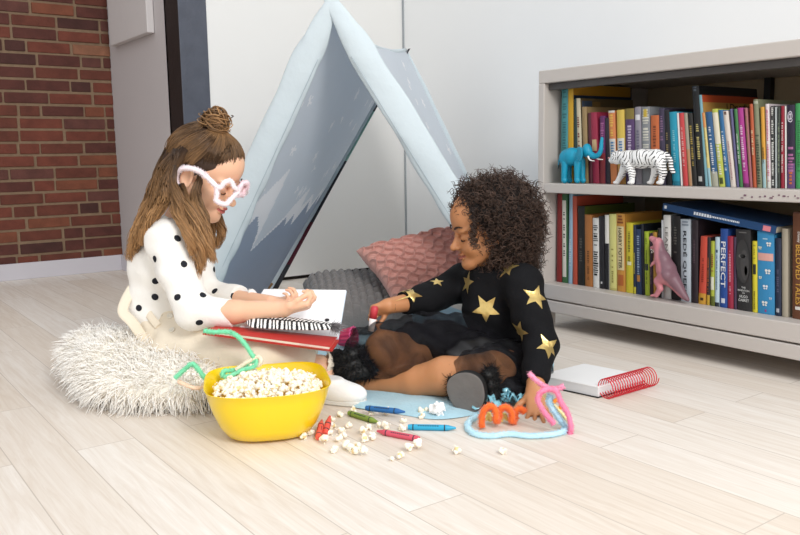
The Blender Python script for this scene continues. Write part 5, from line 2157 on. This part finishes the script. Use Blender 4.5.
upper = [
    (560, 567, 560, 84, '#4f9a9f', .26, 'tall teal book at the far left end of the upper shelf', [M_(.95, .8, '#2f6f78', .6)], [], None, None),
    (567.3, 573, 567, 85, '#d8a928', .30, 'tall yellow-spined picture book with a dark blue cover, second from the left above', [], [], '#1d3350', [(None, '#c08a25', .004, .0, .034, .29)]),
    (573.3, 577.5, 573, 99, '#2c4440', .20, 'slim dark green book behind the teal elephant, right of the yellow spine', [], []),
    (577.8, 582.5, 575, 98.5, '#d9cdb0', .27, 'cream-spined book with a brown mottled cover behind the elephant', [M_(.8, .5, '#7a3a36', .5)], [], '#6b5a3c', [(None, '#8a6c3c', .02, .01, .06, .08), (None, '#4f5b70', .01, .008, .03, .05)]),
    (583, 588, 581, 107, '#a98d62', .2, 'tan book between the cream spine and the crimson spine', [], []),
    (588.3, 592, 587, 113, '#5b2430', .17, 'narrow dark maroon book left of the crimson spine with the cream patch', [], []),
    (592.3, 599, 589.5, 112.5, '#a52f4b', .17, 'crimson book with a cream patch on its spine above the elephant trunk', [('r', .62, .16, '#d8b98a', .7)], []),
    (599.3, 605, 599, 116, '#6a2a63', .17, 'plum purple book right of the crimson spine above the elephant trunk', [M_(.9, .4, '#b06a9a', .6)], [(0.0, .45, '#8e2f35')]),
    (605.3, 610, 604, 118, '#2e2733', .17, 'nearly black slim book beside the orange spine with the blue words', [], []),
    (610.3, 617, 607.5, 111, '#e08a52', .18, 'orange patterned book with blue words on a white patch, left of its yellow twin', [('r', .62, .34, '#e9e4da', .9), M_(.58, .26, '#4d7fae', .7), M_(.95, .3, '#f0c25a', .6)], [(.97, 1, '#d9d4cc')]),
    (617.3, 625, 616, 110, '#e6c65a', .18, 'yellow patterned book with blue words on a white patch, right of its orange twin', [('r', .62, .34, '#ece8dd', .9), M_(.58, .26, '#4d7fae', .7)], [(0, .25, '#d9a05a')]),
    (625.3, 634.5, 624.5, 109, '#5d4370', .18, 'thick purple book with pale lettering above the white tiger head', [M_(.78, .55, '#cdbfd8', .45)], [(.86, 1, '#8b7a3a')]),
    (635, 641.5, 634, 107, '#99949f', .18, 'lilac grey book with a small white patch above the white tiger shoulders', [('r', .9, .07, '#ece9ee', .7), M_(.7, .4, '#6e6a80', .5)], []),
    (641.8, 650, 641, 107, '#8f9296', .18, 'speckled grey and yellow book above the white tiger back', [M_(.97, .7, '#e2dfd2', .8), ('r', .97, .1, '#d2b440', .5)], []),
    (650.3, 659, 650, 115.5, '#cf7040', .16, 'short orange book above the white tiger hips', [M_(.85, .4, '#7d3c22', .4)], [(0, .35, '#c98a4e')]),
    (659.3, 665.5, 658, 108.5, '#433a52', .17, 'dark purple book right of the short orange one', [M_(.9, .3, '#8a6a8c', .5)], []),
    (665.8, 671.5, 663, 110, '#1d1d22', .17, 'black book with tan lettering between the dark purple and turquoise spines', [M_(.7, .5, '#8e7a52', .4)], []),
    (672, 680, 668.5, 112, '#2ba2c0', .17, 'turquoise book right of the tiger tail', [M_(.75, .45, '#8fd4e2', .3)], [(0, .06, '#1e7f98')]),
    (680.2, 682.3, 676, 113, '#e4e4e0', .17, 'thin white book pressed between the turquoise and red spines', [], []),
    (682.5, 688, 678, 113, '#d4494c', .17, 'red book with pale small print right of the thin white one', [M_(.8, .55, '#f0b9b4', .35)], []),
    (688.2, 692, 683, 113, '#a8a08c', .17, 'grey beige book right of the red spine', [], [(0, .5, '#b98b62')]),
    (692.2, 697, 687, 113, '#23211f', .17, 'black slim book with mustard lettering near the tall black one', [M_(.85, .6, '#b39a4c', .5)], []),
    (697.3, 704.5, 691, 86, '#1b1c1e', .30, 'tall black book rising highest in the middle of the upper shelf', [('r', .10, .05, '#c8c9c4', .5), M_(.62, .35, '#cdbf7a', .4), M_(.99, .1, '#58606a', .5)], [], '#15161a', [(None, '#3a3030', .05, .022, .006, .16)]),
    (704.7, 708, 698, 95, '#7fb0bb', .29, 'pale blue-spined drawing book with an orange and tan lettered cover', [], [], '#c9964e', [(None, '#c4502a', .003, .0, .02, .285), ('I Doodle', '#2c211a', .12, .022, .018, .12)]),
    (708.2, 711.5, 701, 113, '#dfcf86', .17, 'pale yellow slim paperback left of the blue one', [M_(.8, .4, '#a09048', .4)], [(.8, 1, '#d88a4a'), (0, .25, '#9cc5cf')]),
    (711.7, 718.5, 704.5, 112, '#34618f', .17, 'blue paperback with white print right of the pale yellow slim one', [M_(.8, .62, '#e8ecf0', .4)], [(0, .2, '#b7b6a4')]),
    (718.8, 725, 711, 109, '#c9d05a', .17, 'lime yellow paperback with white print between two blue ones', [M_(.6, .45, '#f2f2e2', .5), ('r', .12, .08, '#4c5424', .6)], [(.55, .95, '#efe7cf')]),
    (725.2, 730, 717.5, 110, '#2f6c9f', .17, 'blue paperback with white print right of the lime yellow one', [M_(.72, .5, '#e8eef2', .5)], []),
    (730.3, 736, 722, 111, '#e8ddd2', .17, 'cream paperback with pale pink print right of the second blue one', [M_(.6, .5, '#b7878e', .35), ('r', .99, .04, '#6c5046', .4)], []),
    (736.2, 739, 729, 109, '#5f5a86', .17, 'thin violet grey paperback left of the dark green one', [], []),
    (739.2, 742.8, 733, 109, '#3f7f46', .17, 'dark green paperback with white print left of the magenta one', [M_(.7, .4, '#dfe8dc', .5)], []),
    (743, 749, 736.5, 108, '#b53c93', .17, 'magenta paperback with pale print right of the dark green one', [M_(.78, .6, '#f1d2e8', .45)], [(0, .05, '#6a2a5c')]),
    (749.2, 752.5, 743.5, 108, '#a8646a', .17, 'dusty rose slim paperback right of the magenta one', [M_(.9, .7, '#8c7a52', .6)], []),
    (752.7, 756.5, 748.5, 104, '#bf5a34', .2, 'rust orange slim book left of the mottled green one', [M_(.7, .3, '#f0d8b0', .5)], []),
    (756.8, 762, 752.5, 99.5, '#8a8d70', .22, 'tall mottled grey green book left of the amber one', [M_(.6, .55, '#3f4636', .7), ('r', .98, .03, '#b8bba6', .9)], []),
    (762.3, 766.5, 759.5, 107, '#e0a53a', .18, 'amber yellow book fading to pale blue at the foot', [M_(.5, .2, '#3c2c22', .5)], [(0, .35, '#a4c6c8')]),
    (766.8, 771, 764.5, 104, '#ecdfe2', .18, 'white book with a running pink pattern on its spine', [M_(.93, .85, '#d06a86', .5)], [(.0, .1, '#e2e2da')]),
    (771.2, 774.5, 770, 106, '#3a3a3a', .18, 'black and white speckled slim book right of the pink-patterned white one', [M_(.98, .95, '#dcdcd6', .8)], []),
    (774.7, 777, 774, 107, '#b9bfc0', .18, 'thin silver grey book left of the dark moss one', [], []),
    (777.2, 780, 777, 107, '#39433a', .18, 'dark moss green slim book left of the deep red one', [M_(.8, .6, '#8b9a7c', .6)], []),
    (780.2, 784.5, 780, 106, '#9c2336', .18, 'deep red book with white print near the black swirl one', [M_(.8, .6, '#f0d8d4', .4)], []),
    (784.7, 786.5, 784, 106, '#e8e8e4', .18, 'thin white book between the deep red and black swirl spines', [], []),
    (786.8, 795, 786, 105, '#2a2138', .20, 'black and violet book with a white spiral drawn on its spine', [('h', .93, .14, '#e4dcea', .7, '@'), M_(.5, .3, '#b06a9a', .8), M_(.2, .15, '#d2703c', .5)], [(.0, .3, '#6a4a7c')]),
    (795.3, 803, 794.5, 103.5, '#47a862', .20, 'bright green book at the right edge of the upper shelf', [M_(.8, .6, '#2f7f48', .4)], []),
]
for bk in upper:
    make_book(U, *bk)
lower = [
    (555.5, 561, 555.5, 193, '#8e2a2a', .24, 'dark red book at the far left end of the lower shelf', [], []),
    (561.2, 567, 561, 194, '#3d6b43', .24, 'green book with a long white title strip, second from left below', [('r', .93, .86, '#e8e4d8', .65), M_(.8, .3, '#23231f', .4), M_(.45, .15, '#4a4a44', .4)], []),
    (567.3, 571.5, 567.5, 193, '#9dbcd2', .24, 'slim light blue book right of the green one with the white strip', [M_(.5, .3, '#d8e4ec', .5)], []),
    (571.8, 576.5, 571.5, 196, '#c0523c', .24, 'brick orange slim book right of the light blue one', [], []),
    (577, 584, 577, 206, '#1e1d1b', .26, 'black book below the olive cover on the left of the lower shelf', [M_(.6, .3, '#55524c', .4)], [], '#5f6a2c', None),
    (584.3, 592, 584, 214.5, '#b5753c', .18, 'tan brown book right of the black one on the lower shelf', [M_(.5, .4, '#6d421d', .3)], []),
    (592.3, 598.5, 592, 218, '#ecebe6', .18, 'white book covered in black scribbles on the lower shelf', [M_(.9, .72, '#1c1c1c', .85)], []),
    (598.8, 604, 598, 216, '#26252a', .18, 'black book between the scribbled white and the half-black white spines', [('r', .1, .03, '#e2e2e2', .3)], []),
    (604.2, 608.5, 604, 215, '#eeece4', .18, 'white book turning black below, left of the pale yellow one', [], [(0, .62, '#222226')]),
    (608.7, 616, 608.5, 214, '#e6e08c', .18, 'pale yellow book left of the orange and cream fantasy spine', [M_(.55, .45, '#a49a50', .3)], [(0, .03, '#c8c070')]),
    (616.3, 625, 615.5, 213.5, '#d99a45', .19, 'thick orange and cream book with tall black hand-drawn title letters', [('r', .84, .56, '#ead7a4', .8), ('t', .82, .52, '#2a1c14', .62, 'HARRY POTTER'), M_(.98, .1, '#8a4a20', .7), ('r', .22, .14, '#c06a34', .6)], []),
    (625.3, 632.5, 625.5, 222.5, '#e2d23a', .17, 'bright yellow book right of the thick orange and cream one', [M_(.9, .45, '#6d6a24', .3), ('r', .45, .05, '#f4f0c0', .6)], []),
    (632.7, 635.5, 632.5, 225, '#23304c', .17, 'thin navy book with yellow foot, right of the bright yellow one', [M_(.6, .3, '#d8cc52', .5)], [(0, .1, '#d8cc3a')]),
    (635.7, 641, 635, 229, '#2b3f63', .17, 'navy blue book with pale print left of the dark blue-black one', [M_(.9, .6, '#9fb2c8', .5), ('r', .3, .1, '#c98a4a', .6)], []),
    (641.2, 644, 640, 224, '#141b26', .19, 'blue black book left of the lime green spine', [], []),
    (644.2, 649, 643.5, 231.5, '#b8cc3c', .17, 'lime green book with dark print beside the pink dinosaur', [M_(.9, .7, '#4d5a1c', .3), ('r', .5, .1, '#2c3444', .7)], []),
    (649.2, 652.5, 649, 233, '#3a2030', .17, 'dark maroon slim book just left of the pink dinosaur', [M_(.5, .3, '#7a5a6a', .4)], []),
    (652.7, 657, 652, 232, '#c99440', .17, 'ochre book half hidden behind the pink dinosaur', [], [(.6, .7, '#7a5526')]),
    (657.3, 660.5, 657, 228, '#2b2622', .17, 'dark slim book behind the neck of the pink dinosaur', [], []),
    (660.7, 663, 660.5, 220, '#c9ccce', .18, 'thin pale grey book right of the dinosaur head', [], []),
    (663.2, 670.5, 662.8, 215, '#e9e8e4', .20, 'white book with thin grey capitals right of the dinosaur head', [('t', .86, .28, '#8c8a86', .42, 'LEAN'), M_(.5, .25, '#a5a29c', .3)], []),
    (670.8, 680, 670.5, 215.5, '#1d1b1c', .20, 'thick black book left of the silver white one with big capitals', [M_(.9, .32, '#57544f', .35)], []),
    (680.3, 690.5, 679.8, 219, '#c6d0da', .19, 'silver white book with large black spaced capitals down its spine', [('t', .86, .80, '#20242c', .46, 'REDÉ QUEEN'), M_(.98, .06, '#8e98a4', .7)], []),
    (690.8, 697.5, 690.8, 220, '#2d2128', .19, 'dark plum book right of the silver white one', [M_(.8, .3, '#5e4a54', .3)], []),
    (697.8, 705.5, 699.5, 236, '#d6523f', .16, 'coral red book with a yellow foot on the lower shelf', [M_(.7, .35, '#8f2f24', .3), ('r', .1, .04, '#4a3018', .4)], [(0, .16, '#d8a23a')]),
    (705.8, 709.5, 706.5, 237, '#2a1f24', .16, 'dark slim book with orange print right of the coral red one', [M_(.7, .5, '#c9692f', .4)], [(0, .15, '#caa232')]),
    (709.8, 714, 710, 241, '#b5bf42', .16, 'yellow green book with a red word near its top', [M_(.8, .26, '#8e2f2c', .6), ('r', .45, .2, '#e4e4d0', .8)], [(0, .15, '#5c6420')]),
    (714.2, 719, 714.5, 237, '#c6dde8', .16, 'pale ice blue book left of the cobalt one', [M_(.75, .5, '#5a7c94', .35), ('r', .82, .04, '#2c4a64', .4)], [(0, .06, '#26303c')]),
    (719.3, 727, 719.8, 228.5, '#254f9c', .18, 'cobalt blue book with bold white capitals down its spine', [('t', .84, .58, '#f0f2f6', .62, 'PERFECT'), ('r', .12, .06, '#e8ecf4', .5)], []),
    (727.3, 733.5, 726.5, 236, '#a42a45', .17, 'crimson book with pink print right of the cobalt blue one', [M_(.8, .6, '#e6a8b4', .35)], []),
    (733.7, 736.5, 733, 237, '#4a3550', .17, 'thin violet book left of the thick charcoal one', [], []),
    (737, 752, 735, 229, '#2f2e2f', .18, 'very thick charcoal book with a grey face on its spine and white words', [('e', .88, .54, '#3c3b3b', .94), ('e', .76, .38, '#4a4848', .56, -.12), ('e', .70, .05, '#6e6c6a', .46, .05), ('e', .70, .045, '#262525', .24, .05, 1), ('e', .56, .12, '#6a6866', .2, -.2), ('h', .30, .022, '#d8d8d6', .3, 'THE'), ('h', .265, .024, '#d8d8d6', .78, 'INVENTION'), ('h', .23, .02, '#d8d8d6', .2, 'OF'), ('h', .195, .034, '#e4e4e2', .55, 'HUGO'), ('h', .15, .034, '#e4e4e2', .72, 'CABRET'), M_(.97, .02, '#7a7876', .6)], []),
    (752.3, 757.5, 751.5, 241, '#e0d233', .17, 'bright yellow book right of the very thick charcoal one', [M_(.3, .25, '#7a6a1c', .35), ('r', .68, .14, '#2c2a20', .6), M_(.95, .2, '#a89a2a', .5)], []),
    (757.8, 775, 756.5, 231, '#3a93c9', .19, 'very thick sky blue book with white butterflies scattered on its spine', [('r', .74, .09, '#e9b0a4', .9), ('b', .85, 0, '#f4f4ee', .34, -.22), ('b', .80, 0, '#dfe6d0', .25, .3), ('b', .52, 0, '#f4f4ee', .40, -.15), ('b', .44, 0, '#e4ecd8', .22, .3), ('b', .33, 0, '#eef2f6', .36, 0), ('b', .13, 0, '#f4f4ee', .40, .05), ('b', .2, 0, '#cfe0ec', .2, -.3), ('r', .06, .03, '#b04a8c', .1), M_(.92, .06, '#bfe0ee', .3)], []),
    (775.3, 781.5, 774.5, 238, '#1f2a44', .19, 'midnight navy book left of the plain grey beige one', [M_(.6, .3, '#5d5a74', .4), ('r', .1, .05, '#c2c4cc', .5)], []),
    (782, 788.5, 781, 228.5, '#b0a592', .20, 'plain grey beige book beside the dark gap at the right', [], []),
    (792.5, 806, 792, 212, '#6e4128', .24, 'thick brown book with gold title capitals at the right edge of the lower shelf', [('t', .70, .56, '#d9a445', .42, 'BELOVED TALES'), ('t', .82, .1, '#e9e4dc', .45, 'Disney'), ('r', .12, .03, '#e9e4dc', .5)], [(.985, 1, '#4a2a18')]),
]
for bk in lower:
    bk = list(bk) + [None] * (10 - len(bk)) if len(bk) < 10 else list(bk)
    make_book(Lw, *bk)
# butterflies on the sky blue spine are part of its print (drawn above as pale patches)

# thin blue book lying across the tops of the row
def top_book():
    a, b_ = PX(663, 205, BKX - .004), PX(776, 228.5, BKX - .004)
    d = (b_ - a); L = np.linalg.norm(d); d /= L
    n = np.cross(d, [1, 0, 0]); n /= np.linalg.norm(n)
    if n[2] < 0: n = -n
    xx = np.array([1.0, 0, 0])
    th, dep = .021, .22
    t = thing('book', (BKX + dep / 2, (a[1] + b_[1]) / 2, (a[2] + b_[2]) / 2), 'thin navy blue book lying flat and tilted across the tops of the lower row', 'book', 'books on the lower shelf')
    nav = mat('book_cloth_navy_top', '#1f4470', .45, .05, 30)
    wht = mat('book_ink_top_white', '#e6ecf2', .5)
    pnk = mat('book_ink_top_pink', '#d8808a', .5)
    O = a + n * .006
    def q(x, s, h):
        return O + xx * x + d * s + n * (h - th)
    def bx(m, x0, x1, s0, s1, h0, h1, mi=0):
        m.hexa([q(x0, s0, h0), q(x1, s0, h0), q(x1, s1, h0), q(x0, s1, h0), q(x0, s0, h1), q(x1, s0, h1), q(x1, s1, h1), q(x0, s1, h1)], mi)
    m = MB()
    bx(m, 0, .003, 0, L, 0, th)
    bx(m, .002, dep, 0, L, 0, .0022)
    bx(m, .002, dep, 0, L, th - .0022, th)
    r_ = random.Random(5)
    s = L * .30
    while s < L * .70:
        big = s < L * .45
        w_ = r_.uniform(.004, .007) if big else r_.uniform(.002, .004)
        hh = .0085 if big else .005
        bx(m, -.0006, .001, s, s + w_, th / 2 - hh / 2, th / 2 + hh / 2, 1)
        s += w_ + .0022
    bx(m, -.0006, .001, .006, .014, .006, .015, 1)
    bx(m, -.0006, .001, L * .90, L * .96, .003, .017, 2)
    m.build('cover', [nav, wht, pnk], t)
    p = MB()
    bx(p, .003, dep - .004, .003, L - .003, .0022, th - .0022)
    p.build('pages', PAGE, t)
top_book()

# ================================================================== toy animals on the shelves
AX_ = BX + .026
def apt(px, py, dx=0.0):
    return PX(px, py, AX_ + dx)
PXM = float(np.linalg.norm(apt(600, 170) - apt(600, 171)))      # metres per pixel there
AY = np.array([0, -1.0, 0]); AO = np.array([-1.0, 0, 0])        # along the shelf to the right, out of the shelf
TOYK = dict(k=.004)
def floor_to(S_V, z):
    S_V[:, 2] += z - S_V[:, 2].min()
    return S_V
def paint_mat(name, a, b, rough=.45):
    return hair_mat(name, a, b, rough, 0.03)
def elephant():
    p = PXM
    S = Sculpt(.0013, .006)
    S.ell(apt(572, 156.5), (11.5 * p, 8.5 * p, 9.5 * p), [AY, AO, eU])
    S.ell(apt(566, 158), (7 * p, 7.5 * p, 9 * p), [AY, AO, eU])
    for (x0, y0, x1, s) in ((565, 163, 564, -1), (568.5, 163, 569, 1), (577.5, 163, 577, -1), (582, 161, 582.5, 1)):
        dx = s * 4 * p
        S.cone(apt(x0, y0, dx), apt(x1, 180.2, dx), 3.6 * p, 2.7 * p, .003)
        S.cone(apt(x1, 179.6, dx), apt(x1 + .6, 180.2, dx), 2.9 * p, 3.0 * p, .001)
    S.ell(apt(587, 151), (5.8 * p, 5.2 * p, 6.2 * p), [AY, AO, eU])
    S.ball(apt(587, 147.5), 4.2 * p, .003)
    tr = [(590, 154), (595, 156), (599, 154), (601, 149), (601.5, 143), (602, 138)]
    S.chain([apt(*q) for q in tr], [3.4 * p, 2.6 * p, 2.2 * p, 1.9 * p, 1.6 * p, 1.4 * p], .003, 18)
    for s in (-1, 1):
        a = apt(579.5, 154, s * 8.8 * p)
        ax = frame(AY * .9 + AO * -s * .35, eU)
        S.ell(a, (6.4 * p, 1.2 * p, 7.6 * p), [ax[0], ax[1], ax[2]], .002)
        S.ball(apt(590, 149.5, s * 4.2 * p), .9 * p, .001, True)
    S.chain([apt(561, 154), apt(559, 160), apt(558.5, 166)], [.9 * p, .7 * p, .6 * p], .002)
    V, F = S.mesh()
    V = floor_to(relax(V, F, 1), ZU)
    t = thing('toy_elephant', (AX_, apt(575, 180)[1], ZU), 'small teal toy elephant with white tusks standing at the left of the upper shelf', 'toy')
    link_mesh('body', V, F, [mat('plastic_teal', '#1390b0', .42, .12, 60, .25, 160)], None, True, t)
    iv = mat('tusk_white', '#f2f0ea', .4)
    MB().tube(smooth_path([apt(588, 156.5, -3.5 * p), apt(590, 160, -4.5 * p), apt(594.5, 161, -5 * p)], 10), np.linspace(1.1 * p, .3 * p, 10), 8).build('tusk', iv, t)
    MB().tube(smooth_path([apt(593, 156, 2.5 * p), apt(598, 159, 1 * p), apt(603, 159.5, 0)], 10), np.linspace(1.1 * p, .3 * p, 10), 8).build('tusk', iv, t)
    MB().tube([apt(559, 165), apt(558, 169)], [.8 * p, .3 * p], 8).build('tail_tuft', mat('tuft_dark', '#1c2b30', .7), t)
elephant()
def tiger():
    p = PXM
    S = Sculpt(.0012, .006)
    S.chain([apt(628, 158), apt(642, 157.5), apt(656, 157)], [8.2 * p, 8.6 * p, 8.6 * p], .01)
    S.ball(apt(660, 158), 7.5 * p)
    S.ell(apt(617, 156.5), (6.2 * p, 6.0 * p, 6.6 * p), [AY, AO, eU])
    S.ell(apt(612, 159), (3.2 * p, 3.4 * p, 3.0 * p), [AY, AO, eU], .004)
    S.cone(apt(620, 156), apt(629, 157), 6.0 * p, 7.5 * p)
    for s in (-1, 1):
        S.ell(apt(619, 150, s * 4 * p), (1.0 * p, 1.6 * p, 1.9 * p), [AY, AO, eU], .002)
    legs = [((629, 162), (632, 172), (632, 180.6), -3.5, 3.4), ((626, 163), (622, 173), (617.5, 180.6), 3.5, 3.3), ((660, 161), (663, 171), (661, 180.6), -3.5, 3.6), ((656, 162), (655, 171), (651.5, 180.6), 3.5, 3.4)]
    for a, b_, c, dx, r in legs:
        S.chain([apt(*a, dx * p), apt(*b_, dx * p), apt(*c, dx * p)], [5.2 * p, r * p, 2.5 * p], .004)
        S.ell(apt(c[0] - 1.2, 181.4, dx * p), (3.6 * p, 2.8 * p, 1.8 * p), [AY, AO, eU], .003)
    S.chain([apt(666, 153), apt(670.5, 159), apt(671, 166), apt(673.5, 171)], [2.2 * p, 1.8 * p, 1.7 * p, 1.6 * p], .004, 14)
    V, F = S.mesh()
    V = floor_to(relax(V, F, 1), ZU)
    C = centers(V, F)
    y = -(C[:, 1] - apt(642, 157)[1]) / p
    z = (C[:, 2] - apt(642, 157)[2]) / p
    x = (C[:, 0] - AX_) / p
    ph = (y * .27 + .55 * np.sin(z * .30 + y * .16) + .2 * np.sin(x * .9) - z * .03) % 1.0
    wd = .26 + .10 * np.sin(y * .7 + z * .3)
    stripe = (ph < wd) & (np.sin(z * .45 + y * .8) > -.80)
    leg = z < -7
    ph2 = (z * .42 + .2 * np.sin(y)) % 1.0
    stripe = np.where(leg, (ph2 < .25) & (np.abs(x) > 1.2) & (z > -21), stripe)
    face = y < -24
    ph3 = (np.hypot(y + 31, z - .5) * .45) % 1.0
    stripe = np.where(face, (ph3 < .3) & (y > -31) & (z > -3), stripe)
    tail = y > 27.5
    stripe = np.where(tail, ((z * .38) % 1.0) < .42, stripe)
    t = thing('toy_tiger', (AX_, apt(642, 181)[1], ZU), 'small white toy tiger with black stripes walking left on the upper shelf', 'toy')
    link_mesh('body', V, F, [mat('plastic_white', '#efefee', .5, .02, 40), mat('stripe_black', '#1b1a1c', .5)], stripe.astype(int), True, t)
    MB().ell(apt(609, 158), (.9 * p, 1.5 * p, .9 * p), R=np.eye(3)).build('nose', mat('nose_pink', '#c98c88', .5), t)
    for s in (-1, 1):
        MB().ell(apt(613.5, 154.5, s * 3.8 * p), (.8 * p, .8 * p, .8 * p)).build('eye', mat('eye_dark', '#17181c', .2), t)
tiger()
def rex():
    p = PXM * .98
    o = .004
    q = lambda x, y, dx=0: PX(x, y, AX_ + .004 + dx)
    S = Sculpt(.0013, .006)
    S.chain([q(659, 257), q(662, 266), q(666, 277), q(669, 284)], [5 * p, 7.2 * p, 9 * p, 8.5 * p], .008)
    S.chain([q(669, 284), q(676, 292), q(682, 301), q(688, 308)], [8 * p, 5.4 * p, 3.4 * p, 1.0 * p], .006, 14)
    S.chain([q(660, 260), q(658.5, 252)], [5.2 * p, 5.0 * p], .004)
    S.ell(q(657.8, 250), (5.2 * p, 4.2 * p, 5 * p), [AY, AO, eU], .004)
    S.chain([q(656, 248.5), q(651.4, 245.8)], [3.6 * p, 2.6 * p], .002)           # upper jaw
    S.chain([q(657, 253.8), q(651.2, 255.2)], [2.5 * p, 1.5 * p], .0015)
    S.ell(q(650.5, 251), (4.2 * p, 5 * p, 1.3 * p), [AY, AO, eU], .001, True)           # lower jaw
    for s in (-1, 1):
        S.ball(q(656, 246.8, s * 2.9 * p), 1.2 * p, .002)
        S.chain([q(656, 268, s * 4.5 * p), q(652.5, 271, s * 5 * p), q(650.3, 273.5, s * 4.6 * p)], [2.0 * p, 1.4 * p, .8 * p], .002)
        th = q(666, 283, s * 5 * p); kn = q(658, 288.5, s * 6 * p); hk = q(660, 296, s * 6 * p); ft = q(656, 302.5, s * 6 * p)
        S.chain([th, kn], [7.4 * p, 4.2 * p], .006)
        S.chain([kn, hk, ft], [4.0 * p, 2.8 * p, 2.4 * p], .004)
        for tx in (-2, 0, 2):
            S.cone(ft, ft + AY * -4.5 * p + AO * -tx * 1.1 * p * s - eU * .8 * p, 1.9 * p, .9 * p, .002)
    V, F = S.mesh()
    V = floor_to(relax(V, F, 1), ZL)
    # darker back, pinker belly
    cen = np.array([q(657, 250), q(660, 260), q(664, 272), q(669, 284), q(677, 293), q(688, 309)])
    cz = floor_to  # unused name kept local
    yy = -V[:, 1]
    path = cen[np.argsort(cen[:, 2])]
    yl = np.interp(V[:, 2], path[:, 2], -path[:, 1])
    a = np.clip((yy - yl) / (6.5 * p), -1, 1) * .5 + .5
    at = np.zeros((len(V), 3), np.float32)
    at[:, 0] = np.clip((a - .80) * 4.0, 0, 1)
    at[:, 1] = .5
    t = thing('toy_dinosaur', (AX_ + .004, q(664, 302)[1], ZL), 'small pink toy dinosaur rearing on two legs at the edge of the lower shelf', 'toy')
    link_mesh('body', V, F, [paint_mat('plastic_dino_pink', '#c07c84', '#5a4c56')], None, True, t, attr=at)
    b = MB()
    for x, y in ((651.2, 249.6), (653, 250.2), (651.8, 252.2), (653.4, 251.6)):
        for s in (-1, 1):
            b.ell(q(x, y, s * 1.6 * p), (.5 * p, .5 * p, .9 * p), 8, 5)
    b.build('teeth', mat('teeth_white', '#f0ece4', .4), t)
rex()
